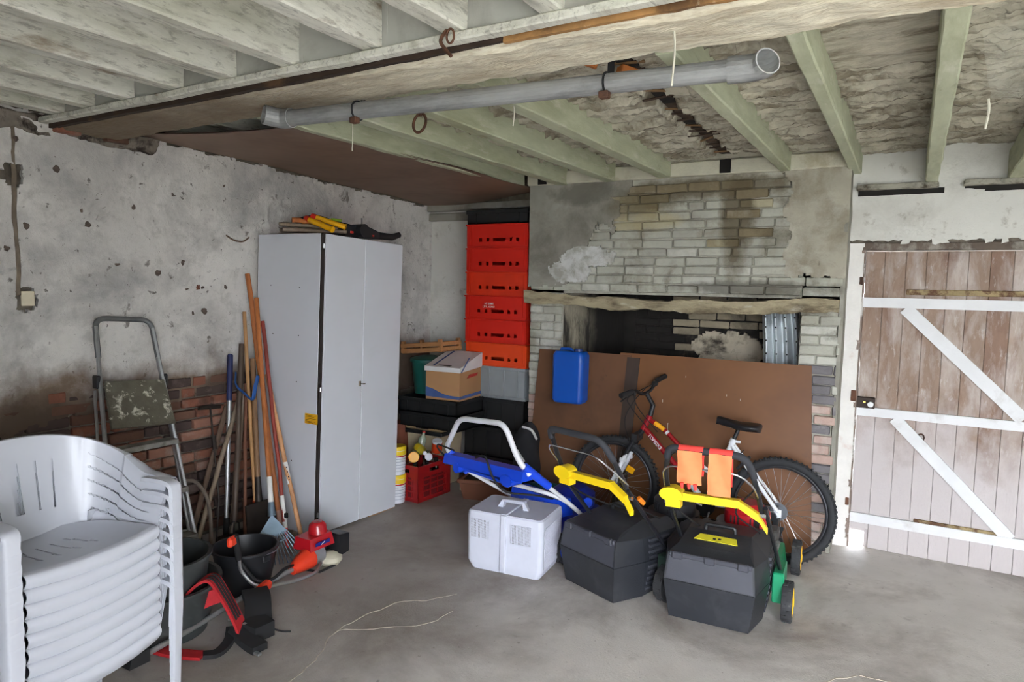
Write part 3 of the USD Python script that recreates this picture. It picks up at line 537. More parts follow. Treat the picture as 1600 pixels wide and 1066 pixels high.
for z in (1.84, .93, .12): part(WD, 'hinge', bb((-.013, .010, z), (-.004, .022, z + .03), .002), steel)
sk = part(WD, 'sticker', bb((-.125, -.0012, .72), (-.012, .0004, .785)), mat('yellow_sticker', S(214, 160, 24), .5, var=.08), label='yellow notice sticker')
part(sk, 'printed_lines', cat([bb((-.118, -.0018, z), (-.118 + w, -.0010, z + .003)) for z, w in ((.772, .09), (.764, .075), (.752, .095), (.744, .06), (.734, .085), (.727, .07))]), mat('sticker_ink', S(120, 84, 10), .6))
part(WD, 'screw_hole', cat([cyl((-x, .0005, z), (-x, -.0012, z), .004, 8) for x, z in ((.47, 1.6), (.2, 1.59), (.2, 1.28), (.44, 1.28), (.21, .98), (.24, .46))]), edge_dark)
# on the wardrobe
TZ = 1.955
wood = [mat('handle_wood_' + n, c, .55, var=.18, scale=5, stretch=(6, 6, .7), dirt=[(tuple(v * .55 for v in c), (.52, .7), 4, .7)]) for n, c in (('orange', S(176, 104, 52)), ('tan', S(176, 132, 84)), ('grey', S(120, 104, 88)), ('dark', S(78, 62, 50)), ('red', S(142, 52, 38)), ('pale', S(204, 150, 104)), ('weathered', S(134, 118, 100)))]
def stick(a, b, r, m, label, cat='stick', name='wooden_stick', group=None):
    a, b = np.array(a, float), np.array(b, float); t = np.linspace(0, 1, 9)
    p = a + (b - a) * t[:, None] + np.random.default_rng(int(abs(a.sum() * 1e4))).normal(size=(9, 3)) * .0015
    return solo(name, tube(p, r, 10), m, label, cat, smooth=40, group=group)
stick((-3.52, 2.96 + .10, TZ + .058), (-3.36, 3.45, TZ + .055), .013, wood[6], 'weathered stick on top of the wardrobe, upper one of the bundle at its left end')
stick((-3.50, 3.07, TZ + .022), (-3.27, 3.40, TZ + .028), .013, wood[2], 'brown stick flat on the wardrobe top, lowest of the bundle')
stick((-3.56, 3.10, TZ + .022), (-3.42, 3.6, TZ + .022), .012, wood[3], 'dark stick at the back of the bundle on the wardrobe')
stick((-3.47, 3.12, TZ + .088), (-3.40, 3.3, TZ + .082), .016, wood[0], 'short orange-brown stub on the bundle on the wardrobe')
yel = mat('yellow_plastic', S(236, 172, 14), .4, var=.05)
redp = mat('red_plastic', S(200, 34, 26), .4, var=.08)
for a, b, lab in (((-3.45, 3.21, TZ + .105), (-3.24, 3.235, TZ + .03), 'nearer of two yellow tubes with a red cap on the wardrobe'), ((-3.46, 3.27, TZ + .125), (-3.28, 3.39, TZ + .06), 'farther of two yellow tubes with a red cap on the wardrobe')):
    a, b = np.array(a), np.array(b); t = thing('yellow_tube', lab, 'tube', a)
    u = (b - a) / np.linalg.norm(b - a); L = np.linalg.norm(b - a)
    part(t, 'body', cat(tube([u * .03, u * L], .018, 14), tube([u * L, u * (L + .01)], [.021, .021], 14)), yel, smooth=40)
    part(t, 'cap', tube([u * 0, u * .012, u * .034], [.017, .021, .021], 14), redp, smooth=40, label='red end cap')
t = thing('hedge_trimmer', 'black power tool lying on the right half of the wardrobe top', 'tool', (-3.33, 3.62, TZ))
part(t, 'body', hull([(x * .05, y, z) for x in (-1, 1) for y, z in ((-.22, .0), (-.2, .07), (-.02, .085), (.06, .055), (.12, .05), (.12, .0))]), blackp)
part(t, 'motor', mv(T.creation.cylinder(.045, .1), (.045, -.08, .045), (0, 90, 0)), blackp, smooth=40)
part(t, 'nozzle', tube([(0, .1, .03), (0, .2, .03), (.02, .29, .028), (.03, .36, .05)], [.028, .026, .024, .02], 12), blackm, smooth=40)
part(t, 'switch', cat(bx((.05, -.16, .03), (.012, .03, .016), .003), bx((.05, .05, .02), (.012, .02, .014), .003)), redp, label='red switch')
part(t, 'rod', cyl((.03, -.04, .05), (.02, -.03, .135), .006, 8), steel)
t = thing('coiled_strap', 'black strap with a green end behind the yellow tubes on the wardrobe', 'strap', (-3.5, 3.45, TZ))
part(t, 'strap', tube(smooth_path([(-.03, -.25, .09), (0, -.1, .125), (.03, .05, .10), (.05, .2, .08), (.02, .3, .05)], 6), .016, 8, squash=.5), blackm, smooth=40)
part(t, 'tag', bx((.07, .02, .115), (.02, .09, .02), .004), mat('lime_plastic', S(150, 190, 40), .45), label='lime green end')
# long-handled tools leaning in the corner between ladder and wardrobe
def tool(name, label, category, foot, top, r, m, taper=1.0):
    foot, top = np.array(foot, float), np.array(top, float)
    t = thing(name, label, category, foot); u = top - foot; L = np.linalg.norm(u); u = u / L
    s = np.linspace(0, 1, 10); p = u * (s * L)[:, None]; p[1:-1, :2] += np.random.default_rng(int(L * 1e5)).normal(size=(8, 2)) * .002
    return t, u, L, p, np.array([r * (1 + (taper - 1) * x) for x in s])
def leaning(foot12, top):   # through a point at z=.12, carried on to the floor
    a, b = np.array(foot12, float), np.array(top, float); d = (b - a) / (b[2] - a[2]); return a - d * (a[2] - .004), b
f0, t0 = leaning((-3.39, 2.93, .12), (-3.74, 2.985, 1.69))
t, u, L, p, r = tool('long_broom', 'tallest orange-brown pole leaning on the wardrobe side', 'broom', f0, t0, .016, wood[0])
part(t, 'handle', tube(p[1:], r[1:], 12), wood[0], smooth=40); part(t, 'lower_sleeve', tube([p[0] + u * .02, u * .2], .0165, 12), mat('pinkish_wood', S(176, 140, 122), .6, var=.1), smooth=40, label='paler worn lower end'); part(t, 'head', bx((0, 0, .02), (.05, .2, .035), .006), wood[2])
f0, t0 = np.array([-3.20, 2.705, .29]), np.array([-3.645, 2.975, 1.535])
t = thing('lawn_rake', 'blue-grey fan lawn rake with an orange wooden handle', 'rake', (-3.10, 2.66, .0)); o = np.array([-3.10, 2.66, 0])
u = (t0 - f0) / np.linalg.norm(t0 - f0)
part(t, 'handle', tube([f0 - o + u * .12, t0 - o], .0145, 12), wood[0], smooth=40); part(t, 'sleeve', tube([f0 - o + u * .03, f0 - o + u * .2], .0165, 12), mat('white_sleeve', S(214, 212, 206), .5), smooth=40, label='white lower sleeve')
galv = mat('galvanised_blue_grey', S(118, 136, 150), .45, .55, var=.15, scale=12, dirt=[(S(84, 92, 98), (.5, .68), 6, .6)])
part(t, 'ferrule', tube([f0 - o - u * .03, f0 - o + u * .05], [.024, .017], 12), galv, smooth=40)
side = np.array([.62, .62, -.1]); side = side / np.linalg.norm(side); side -= u * (side @ u); side /= np.linalg.norm(side); nr = np.cross(u, side)
hd = f0 - o - u * .02; fan, tines = [], []
if nr[2] < 0: nr = -nr
def fp(a, d, lift=0.): return hd - u * (d * math.cos(a)) * 1.0 + side * (d * math.sin(a)) + nr * lift
A = np.radians(np.linspace(-36, 36, 17))
v = [hd] + [fp(a, .13, .012) for a in A]; v2 = [q - nr * .003 for q in v]
f = [(0, i + 1, i + 2) for i in range(16)]; nn = len(v)
part(t, 'fan_plate', T.Trimesh(np.array(v + v2), np.array(f + [(c + nn, b + nn, a + nn) for a, b, c in f]), process=False), galv)
for a in A[:: 1]:
    tines.append(tube([fp(a, .12, .012), fp(a, .2, .02), fp(a, .27, .008), fp(a, .30, -.025)], .0032, 5))
part(t, 'tine', cat(tines), galv, kind='stuff', smooth=40)
part(t, 'cross_wire', tube([fp(a, .165, .02) for a in A], .003, 6), galv)
f0, t0 = leaning((-3.547, 2.874, .12), (-3.75, 2.965, 1.443))
t, u, L, p, r = tool('hoe', 'thin tan-handled hoe with an orange-red ferrule', 'hoe', f0, t0, .012, wood[1])
part(t, 'handle', tube(p, r, 12), wood[1], smooth=40); part(t, 'ferrule', tube([u * .1, u * .24], .0145, 12), mat('orange_red_paint', S(196, 72, 30), .5, var=.15, dirt=S(220, 160, 40), dirt_at=(.6, .7), dirt_scale=20), smooth=40, label='orange-red ferrule'); part(t, 'blade', bx((.03, -.02, .02), (.09, .12, .006), .001, (10, 20, 0)), steel)
f0, t0 = leaning((-3.275, 2.873, .12), (-3.60, 2.985, 1.387))
t, u, L, p, r = tool('garden_hoe', 'dark red-handled hoe with a white lower sleeve, right of the blue rake', 'hoe', f0, t0, .0125, wood[4])
part(t, 'handle', tube(p[1:], r[1:], 12), wood[4], smooth=40); part(t, 'sleeve', tube([u * .12, u * .32], .0145, 12), mat('white_sleeve', S(214, 212, 206)), smooth=40, label='white sleeve'); part(t, 'tip', tube([u * .0, u * .12], .013, 12), redp, smooth=40); part(t, 'bracket', bx(u * .2 + [.02, 0, 0], (.02, .02, .03), .003), blackm)
f0, t0 = leaning((-3.161, 2.882, .12), (-3.564, 2.985, 1.045))
t, u, L, p, r = tool('wooden_pole', 'new pale wooden pole with a white paper label, rightmost of the tools', 'pole', f0, t0, .014, wood[5])
part(t, 'pole', tube(p, r, 12), wood[5], smooth=40); lb = part(t, 'paper_label', tube([u * .42, u * .56], .0148, 12), mat('paper_white', S(224, 224, 222), .7), smooth=40, label='white paper label'); part(lb, 'print', cat([bx(u * s + np.array([.0125, -.008, 0]), (.003, .006, .01), 0) for s in (.45, .47, .5, .53)]), blackm)
f0, t0 = leaning((-3.582, 2.738, .12), (-3.76, 2.95, 1.233))
t, u, L, p, r = tool('old_fork', 'thick dark brown handled digging fork left of the tan hoe', 'fork', f0, t0, .018, wood[3])
part(t, 'handle', tube(p[1:], r[1:], 12), wood[3], smooth=40)
for k in (-1, 0, 1): part(t, 'tine', tube([u * .15, u * .12 + np.array([.0, k * .035, 0]), np.array([0, k * .045, .0])], .005, 6), mat('dull_iron', S(64, 58, 54), .6, .7, var=.2))
f0, t0 = leaning((-3.671, 2.749, .12), (-3.79, 2.885, 1.17))
t, u, L, p, r = tool('grip_pole', 'grey metal pole with a navy blue grip at its top', 'pole', f0, t0, .015, steel)
alu = mat('dull_aluminium', S(178, 180, 180), .45, .75, var=.12, scale=14, dirt=[(S(132, 130, 126), (.54, .7), 8, .6)])
part(t, 'tube', tube([u * .12, u * (L - .28)], .0145, 12), alu, smooth=40); part(t, 'grip', tube([u * (L - .3), u * (L - .01), u * L], [.018, .018, .012], 12), mat('navy_grip', S(28, 38, 84), .6), smooth=40, label='navy blue grip'); part(t, 'socket', tube([u * .0, u * .14], .018, 12), blackm, smooth=40)
f0, t0 = leaning((-3.498, 2.864, .12), (-3.70, 2.985, 1.137))
t, u, L, p, r = tool('spade', 'brown-handled spade with a long dark steel socket', 'spade', f0, t0, .0165, wood[2])
part(t, 'handle', tube([u * .38, u * L], .0165, 12), mat('brown_ash', S(132, 98, 66), .6, var=.15, stretch=(6, 6, .7)), smooth=40); part(t, 'socket', tube([u * .2, u * .4], [.022, .018], 12), mat('dull_iron', S(64, 58, 54)), smooth=40); part(t, 'blade', mv(hull([(-.005, -.09, 0), (-.005, .09, 0), (.005, -.09, .24), (.005, .09, .24), (.005, 0, -.002), (-.01, .09, .24), (-.01, -.09, .24)]), (0, 0, .004), (0, -6, 0)), mat('dull_iron', S(64, 58, 54)))
t.GetChildren()
f0, t0 = leaning((-3.638, 2.771, .12), (-3.745, 2.95, .969))
t, u, L, p, r = tool('mattock', 'weathered grey-brown handle behind the grey metal pole', 'mattock', f0, t0, .018, wood[6])
part(t, 'handle', tube(p, r, 12), wood[6], smooth=40); part(t, 'head', bx((0, .01, .03), (.05, .22, .04), .01), mat('dull_iron', S(64, 58, 54)))
f0, t0 = leaning((-3.575, 2.813, .12), (-3.70, 2.93, .98))
t, u, L, p, r = tool('bean_pole', 'thin reddish-brown stick between the hoe and the dark fork', 'stick', f0, t0, .011, wood[0])
part(t, 'stick', tube(p, r, 10), mat('reddish_wood', S(112, 70, 50), .7, var=.15), smooth=40)
f0, t0 = leaning((-3.56, 2.47, .12), (-3.765, 2.93, .88))
t, u, L, p, r = tool('pitchfork', 'pale weathered fork handle slanting left before the bricks', 'fork', f0, t0, .015, wood[6])
part(t, 'handle', tube(p[1:], r[1:], 12), wood[6], smooth=40)
for k in (-1, 1): part(t, 'tine', tube([u * .2, u * .12 + np.array([0, k * .03, 0]), np.array([.0, k * .035, .0])], .005, 6), mat('dull_iron', S(64, 58, 54)))
f0, t0 = leaning((-3.66, 2.50, .12), (-3.80, 2.86, .83))
t, u, L, p, r = tool('prop_stake', 'dark weathered stake slanting left behind the pale fork handle', 'stake', f0, t0, .017, wood[3])
part(t, 'stake', tube(p, r, 8), mat('stake_wood', S(104, 84, 70), .8, var=.2), smooth=40)
f0, t0 = np.array([-3.62, 2.66, .30]), np.array([-3.80, 2.74, .838])
t = thing('t_handle_key', 'thin iron rod with a T-shaped crossbar leaning on the bricks', 'key', (-3.60, 2.62, 0)); o = np.array([-3.60, 2.62, 0])
part(t, 'rod', tube([(0, 0, .003), f0 - o, t0 - o], .006, 8), mat('dull_iron', S(64, 58, 54)), smooth=40); part(t, 'crossbar', cyl((-.205, .04, .845), (-.205, .195, .832), .011, 10), mat('dull_iron', S(64, 58, 54)), smooth=40); part(t, 'collar', tube([(-.16, .11, .66), (-.14, .105, .58)], .014, 8), mat('dull_iron', S(64, 58, 54)))
t = thing('hazel_hoop', 'bent grey hoop of wood arching beside the ladder foot', 'hoop', (-3.55, 2.5, 0))
part(t, 'hoop', tube(smooth_path([(.02, -.14, .50), (.0, -.05, .47), (.0, .02, .37), (.0, .05, .22), (.0, .045, .004)], 6), .011, 8), mat('grey_bark', S(120, 108, 98), .8, var=.2), smooth=40)
t = thing('blue_strap', 'blue strap tied around the tool handles', 'strap', (-3.62, 2.86, 1.0))
part(t, 'band', tube(smooth_path([(-.06, -.02, .06), (-.02, -.05, -.01), (.04, -.035, -.06), (.07, .0, -.10), (.085, .01, -.02), (.09, .03, .05)], 6), .016, 8, squash=.35), mat('blue_webbing', S(36, 84, 150), .7), smooth=40)
# stepladder, folded, against the wall
LD = thing('stepladder', 'old aluminium stepladder with a paint-spattered platform leaning on the wall', 'ladder', (-3.24, 2.05, 0))
o = np.array([-3.24, 2.05, 0.]); dn = np.array([-.53, .135, 1.42]); LL = np.linalg.norm(dn); uu_ = dn / LL; lat = np.array([.06, 1, 0]); lat -= uu_ * (lat @ uu_); lat /= np.linalg.norm(lat); nn_ = np.cross(lat, uu_)
if nn_[0] < 0: nn_ = -nn_
def lp(x, s, d=0.): return lat * x + uu_ * s + nn_ * d
hw = lambda s: .225 - .075 * s / LL
stile = lambda sg: tube([lp(sg * hw(0), .012), lp(sg * hw(LL), LL - .05)], .019, 8, squash=.6)
part(LD, 'hoop', tube(round_path([lp(-hw(1.35), 1.3), lp(-hw(LL), LL), lp(hw(LL), LL), lp(hw(1.35), 1.3)], .06), .0145, 10), mat('grey_enamel_tube', S(112, 114, 114), .45, .5, var=.15), smooth=40, label='grey tubular top hoop')
part(LD, 'stile', stile(-1), alu, smooth=30); part(LD, 'stile', stile(1), alu, smooth=30)
for s in (.27, .53, .80):
    part(LD, 'tread', rough(mv(bx((0, 0, 0), (.085, 2 * hw(s) - .02, .028), .004), lp(0, s, .02)), .001, 20, 1), mat('dusty_tread', S(150, 148, 142), .7, .3, var=.15, dirt=[(S(96, 92, 86), (.5, .66), 9, .7)]))
q = [lp(-hw(.95) + .01, .90, .045), lp(hw(.95) - .01, .90, .045), lp(hw(1.2) - .01, 1.16, .012), lp(-hw(1.2) + .01, 1.16, .012)]
part(LD, 'platform', hull(q + [p_ + nn_ * .02 for p_ in q]), mat('paint_spattered_platform', S(92, 88, 74), .8, var=.2, scale=14, dirt=[(S(206, 200, 184), (.55, .63), 16, .9), (S(60, 54, 44), (.56, .68), 7, .6)], bump=.5), label='paint-spattered folded platform')
for sg in (-1, 1):
    part(LD, 'rear_leg', tube([lp(sg * (hw(0) + .01), .05, -.085), lp(sg * (hw(1.1) + .012), 1.13, -.035)], .013, 8, squash=.6), alu, smooth=30)
    part(LD, 'hinge', mv(bx((0, 0, 0), (.05, .022, .07), .006), lp(sg * (hw(1.15) + .01), 1.17, -.01)), blackp)
    part(LD, 'foot', mv(bx((0, 0, .03), (.05, .045, .06), .006), lp(sg * hw(0), .0)), mat('grey_white_foot', S(196, 196, 192), .6), label='pale rubber foot')
part(LD, 'rear_brace', cat(cyl(lp(-hw(.3), .32, -.075), lp(hw(.3), .32, -.075), .007, 8)), alu)
# buckets and tubs
def bucket(name, label, loc, r, rb, h, m, rim=.008, cat_='bucket'):
    t = thing(name, label, cat_, loc)
    part(t, 'body', lathe([(0, .004), (rb - .004, .004), (r - .006, h), (r - .004, h + .003), (r + rim, h + .002), (r + rim, h - .010), (r, h - .012), (rb, 0), (0, 0)], 48), m, smooth=40); return t
t = bucket('black_bucket', 'round black builder bucket in front of the lawn rake', (-3.0, 2.36, 0), .165, .12, .235, blackp)
for s in (-1, 1): part(t, 'handle_lug', bx((s * .165, 0, .2), (.016, .05, .035), .006), blackp)
part(t, 'handle', tube([(.168 * math.cos(a), .168 * math.sin(a), .222 - .02 * abs(math.sin(a))) for a in np.linspace(0, PI, 20)], .003, 6), steel)
greyt = mat('dusty_black_plastic', S(58, 62, 62), .6, var=.18, dirt=[(S(96, 98, 96), (.54, .7), 4, .5)])
t = bucket('mortar_tub', 'wide black mortar tub on the floor behind the chairs', (-2.95, 1.86, 0), .245, .19, .24, greyt, .014, 'tub')
t = bucket('mortar_tub', 'smaller grey-black tub nested inside the wide one behind the chairs', (-2.95, 1.86, .045), .205, .165, .32, greyt, .012, 'tub')
# brush cutter
BC = thing('brush_cutter', 'red-engined brush cutter lying on the floor in front of the wardrobe', 'brush cutter', (-2.90, 2.78, 0))
red = mat('glossy_red_cover', S(176, 24, 34), .3, var=.06, coat=.3); orange_red = mat('orange_red_plastic', S(226, 62, 34), .4, var=.05)
part(BC, 'engine_cover', hull([(x, y, z) for x, y, z in ((-.06, -.13, .13), (.07, -.12, .13), (.075, .06, .13), (-.06, .07, .13), (-.05, -.12, .20), (.055, -.11, .195), (.06, .05, .20), (-.05, .06, .205))]), red, smooth=20)
part(BC, 'fuel_cap', lathe([(0, .07), (.03, .068), (.048, .05), (.055, .0), (0, 0)], 24, (.0, .0, .195)), red, smooth=40)
bd = part(BC, 'badge', bx((.078, -.035, .163), (.003, .11, .022), .001, (0, 4, 0)), mat('dark_blue_badge', S(26, 34, 120), .35), label='dark blue badge with a white flash')
part(bd, 'flash', bx((.0805, -.035, .163), (.001, .03, .006), 0, (25, 4, 0)), mat('badge_white', S(230, 230, 230), .4))
part(BC, 'crankcase', mv(T.creation.cylinder(.058, .10), (.02, -.06, .085), (90, 0, 0)), mat('cast_alloy', S(168, 168, 172), .4, .6, var=.1), smooth=40)
part(BC, 'clutch_cover', tube([(.03, -.1, .085), (.045, -.17, .08), (.055, -.24, .068)], [.062, .05, .028], 16), orange_red, smooth=40, label='orange-red clutch housing')
part(BC, 'muffler', hull([(x, y, z) for x in (.0, .10) for y, z in ((.07, .05), (.15, .06), (.155, .17), (.075, .18))]), blackp)
part(BC, 'air_filter', hull([(x, y, z) for x in (-.09, -.02) for y, z in ((-.02, .03), (.09, .03), (.09, .16), (-.01, .15))]), blackm)
part(BC, 'fuel_tank', mv(T.creation.capsule(.07, .035, count=[16, 12]), (.03, .06, .042), (0, 90, 20)) if False else lathe([(0, 0), (.05, .004), (.07, .03), (.068, .055), (.045, .075), (0, .08)], 24, (.05, .05, .0)), mat('milky_tank', S(196, 190, 168), .4), smooth=40, label='milky plastic fuel tank')
o = np.array([-2.90, 2.78, 0])
part(BC, 'stand', cat([tube([(-.03, -.09, .05), (.02, -.1, .012), (.1, -.08, .012), (.1, .04, .012)], .007, 8)]), blackm)
part(BC, 'shaft', tube(np.array([(-2.845, 2.55, .072), (-2.79, 2.20, .078), (-2.745, 1.86, .06), (-2.72, 1.62, .055)]) - o, .0125, 12), alu, smooth=40)
part(BC, 'gear_head', hull(np.array([(x, y, z) for x in (-2.76, -2.70) for y, z in ((1.64, .03), (1.64, .085), (1.56, .08), (1.55, .03))]) - o), blackm)
part(BC, 'handlebar', tube(round_path(np.array([(-2.80, 2.71, .06), (-2.735, 2.62, .055), (-2.73, 2.47, .065), (-2.765, 2.30, .085), (-2.785, 2.235, .115), (-2.825, 2.19, .2), (-2.815, 2.175, .27)]) - o, .05, 6), .0095, 10), steel, smooth=40)
part(BC, 'handle_clamp', bx(np.array([-2.765, 2.285, .09]) - o, (.05, .10, .05), .014, (0, 0, 20)), orange_red, label='orange-red handle clamp')
part(BC, 'grip', tube(smooth_path(np.array([(-2.815, 2.175, .265), (-2.805, 2.16, .33), (-2.80, 2.145, .40)]) - o, 5), [.016] * 11, 10), blackm, smooth=40)
part(BC, 'throttle', bx(np.array([-2.80, 2.13, .375]) - o, (.03, .075, .05), .01, (0, 0, 20)), orange_red, label='orange-red throttle trigger')
part(BC, 'cable', tube(smooth_path(np.array([(-2.85, 2.56, .09), (-2.80, 2.45, .12), (-2.79, 2.36, .10), (-2.79, 2.26, .13), (-2.82, 2.19, .24)]) - o, 6), .008, 8), blackm, smooth=40)
# harness
def ribbon(path, w, th, up=(0, 0, 1), n=6, side=None):
    p = smooth_path(path, n); t = np.gradient(p, axis=0); t /= np.linalg.norm(t, axis=1, keepdims=True)
    out = []
    for i in range(len(p)):
        s = np.cross(t[i], up) if side is None else np.array(side, float); s = s - t[i] * (s @ t[i]); s /= np.linalg.norm(s) + 1e-9; k = np.cross(s, t[i])
        out.append([p[i] + s * w / 2 + k * th / 2, p[i] - s * w / 2 + k * th / 2, p[i] - s * w / 2 - k * th / 2, p[i] + s * w / 2 - k * th / 2])
    v = np.array(out).reshape(-1, 3); f = []
    for i in range(len(p) - 1):
        for j in range(4):
            a, b = i * 4 + j, i * 4 + (j + 1) % 4; f += [(a, b, b + 4), (a, b + 4, a + 4)]
    e = (len(p) - 1) * 4; f += [(0, 2, 1), (0, 3, 2), (e, e + 1, e + 2), (e, e + 2, e + 3)]
    m = T.Trimesh(v, np.array(f), process=False); T.repair.fix_normals(m); return m
HN = thing('harness', 'red and black padded shoulder harness heaped on the floor beside the chairs', 'harness', (-2.62, 1.98, 0)); o = np.array([-2.62, 1.98, 0])
redfab = mat('red_webbing', S(176, 26, 34), .75, var=.12, scale=40)
P = lambda *q: np.array(q, float) - o
sd = (.80, .55, .1)
h1 = P((-2.80, 1.84, .12), (-2.76, 1.88, .235), (-2.70, 1.935, .285), (-2.64, 1.96, .21), (-2.585, 1.985, .10), (-2.56, 1.99, .045))
part(HN, 'red_strap', ribbon(h1, .085, .012, side=(-.5, .86, .0)), redfab, label='red slotted shoulder strap'); 
for k in (-.022, 0, .022):
    q = h1 + np.array([-.5, .86, 0]) * k + np.array([.006, .003, .007]); part(HN, 'slot', ribbon(q[1:-1], .008, .006, side=(-.5, .86, .0)), blackm)
h2 = P((-2.84, 1.80, .05), (-2.80, 1.86, .12), (-2.74, 1.93, .17), (-2.69, 1.99, .19))
part(HN, 'red_strap', ribbon(h2, .07, .012, side=(.3, .4, -.85)), redfab)
part(HN, 'red_strap', ribbon(P((-2.80, 1.72, .02), (-2.70, 1.735, .022), (-2.62, 1.76, .024), (-2.56, 1.79, .024)), .06, .014), redfab)
part(HN, 'black_strap', ribbon(P((-2.56, 1.79, .026), (-2.53, 1.84, .022), (-2.56, 1.92, .03), (-2.62, 1.98, .05)), .045, .018), blackm)
part(HN, 'black_pad', ribbon(P((-2.59, 1.98, .06), (-2.53, 1.975, .035), (-2.46, 1.965, .026), (-2.40, 1.96, .024)), .075, .032), mat('black_padding', S(26, 26, 28), .9, var=.2), smooth=40)
part(HN, 'hip_pad', ribbon(P((-2.75, 2.215, .10), (-2.66, 2.16, .10), (-2.57, 2.09, .055), (-2.51, 2.05, .028)), .12, .035), mat('black_padding', S(26, 26, 28)), smooth=40)
part(HN, 'pouch', hull(P(*[(x, y, z) for x, y in ((-2.60, 2.0), (-2.48, 2.0), (-2.47, 2.1), (-2.58, 2.12)) for z in (.004, .075)])), mat('black_padding', S(26, 26, 28)))
part(HN, 'buckle', cat(bx(P((-2.395, 1.935, .016))[0], (.05, .02, .012), .003), bx(P((-2.595, 1.955, .105))[0], (.016, .016, .006), .002), bx(P((-2.56, 2.005, .075))[0], (.016, .016, .006), .002)), steel, label='grey metal buckles')
part(HN, 'cord', tube(smooth_path(P((-2.5, 2.1, .03), (-2.46, 2.13, .012), (-2.43, 2.16, .006)), 5), .004, 6), blackm)
# crate stack in the recess
crate_red = mat('red_crate_plastic', S(200, 30, 14), .5, var=.06, scale=4); crate_org = mat('orange_crate_plastic', S(212, 62, 14), .5, var=.06, scale=4); crate_mid = mat('red_orange_crate_plastic', S(206, 46, 14), .5, var=.06)
grey_c = mat('grey_crate_plastic', S(134, 138, 140), .55, var=.06); black_c = mat('black_crate_plastic', S(24, 25, 26), .55, var=.15)
def holed(w, h, holes, th):
    p = sbox(0, 0, w, h)
    for a, b, c, d in holes: p = p.difference(sbox(a, b, c, d))
    return prism(p, th)
def e2(label, loc, m, rz=0, name='meat_crate', group='red stacking crates in the recess'):
    w, d, h = .59, .40, .20
    t = thing(name, label, 'crate', loc, rz, group)
    hs = [(.115, .038, .142, .066), (.185, .038, .21, .066), (.245, .038, .365, .066), (.40, .038, .425, .066), (.46, .038, .488, .066)]
    part(t, 'front_wall', plane_map(holed(w - .03, h - .022, hs, .007), (.015 - w / 2, -d / 2 + .012, .012), (1, 0, 0), (0, 0, 1)), m)
    part(t, 'back_wall', bb((.015 - w / 2, d / 2 - .012, .012), (w / 2 - .015, d / 2 - .005, h - .01)), m)
    for s in (-1, 1): part(t, 'end_wall', bb((s * (w / 2 - .012) - .004, -d / 2 + .01, .012), (s * (w / 2 - .012) + .004, d / 2 - .01, h - .01)), m)
    part(t, 'rim', cat(bb((-w / 2, -d / 2, h - .022), (w / 2, -d / 2 + .012, h - .010), .002), bb((-w / 2, d / 2 - .012, h - .022), (w / 2, d / 2, h - .010), .002), bb((-w / 2, -d / 2, h - .022), (-w / 2 + .012, d / 2, h - .01), .002), bb((w / 2 - .012, -d / 2, h - .022), (w / 2, d / 2, h - .01), .002)), m)
    part(t, 'floor', bb((-w / 2 + .012, -d / 2 + .01, .0), (w / 2 - .012, d / 2 - .01, .012)), m)
    part(t, 'rib', cat([bb((x - .003, -d / 2 + .001, .012), (x + .003, -d / 2 + .012, h - .02)) for x in (-.255, .255, -.235)] + [bb((-w / 2 + .016, -d / 2 + .001, .012), (w / 2 - .016, -d / 2 + .010, .02))]), m)
    return t
CX, CY = -2.885, 4.872
def crate_plain(name, label, loc, w, d, h, m, ribs, group=None):
    t = thing(name, label, 'crate', loc, 0, group)
    part(t, 'body', cat(bb((-w / 2 + .01, -d / 2 + .01, 0), (w / 2 - .01, d / 2 - .01, .01)), bb((-w / 2 + .01, -d / 2 + .01, 0), (w / 2 - .01, -d / 2 + .016, h - .012)), bb((-w / 2 + .01, d / 2 - .016, 0), (w / 2 - .01, d / 2 - .01, h - .012)), bb((-w / 2 + .01, -d / 2 + .01, 0), (-w / 2 + .016, d / 2 - .01, h - .012)), bb((w / 2 - .016, -d / 2 + .01, 0), (w / 2 - .01, d / 2 - .01, h - .012))), m)
    part(t, 'rim', cat(bb((-w / 2, -d / 2, h - .03), (w / 2, -d / 2 + .014, h - .001), .003), bb((-w / 2, d / 2 - .014, h - .03), (w / 2, d / 2, h - .001), .003), bb((-w / 2, -d / 2, h - .03), (-w / 2 + .014, d / 2, h - .001), .003), bb((w / 2 - .014, -d / 2, h - .03), (w / 2, d / 2, h - .001), .003)), m)
    for x in ribs: part(t, 'rib', bb((x - .005, -d / 2 + .003, .0), (x + .005, -d / 2 + .012, h - .02)), m)
    return t
z = 0.
for i, lab in enumerate(('black crate at the very bottom of the tall crate stack', 'black crate second from the floor in the tall crate stack', 'black crate right under the grey crate')):
    crate_plain('black_crate', lab, (CX, CY, z), .58, .40, .243, black_c, (-.2, -.07, .07, .2), 'black crates of the tall stack'); z += .244
g_ = thing('grey_crate', 'grey ribbed crate under the red crates', 'crate', (CX, CY, z))
part(g_, 'body', bb((-.28, -.19, 0), (.28, .19, .258), .004), grey_c)
part(g_, 'rim', cat(bb((-.295, -.2, .0), (.295, .2, .025), .004), bb((-.29, -.198, .235), (.29, .198, .258), .004)), grey_c)
for x in (-.19, -.05, .09, .22): part(g_, 'rib', bb((x - .006, -.2, .0), (x + .006, -.188, .25), .002), grey_c)
z += .259
first = None
specs = [('orange crate directly on the grey crate, lowest of the six red crates', crate_org), ('red crate second from the bottom of the six red crates', crate_red), ('red crate with two white printed lines, third from the bottom', crate_red), ('orange-red crate third from the top of the red stack', crate_mid), ('red crate second from the top of the red stack', crate_red), ('topmost red crate under the black tray', crate_red)]
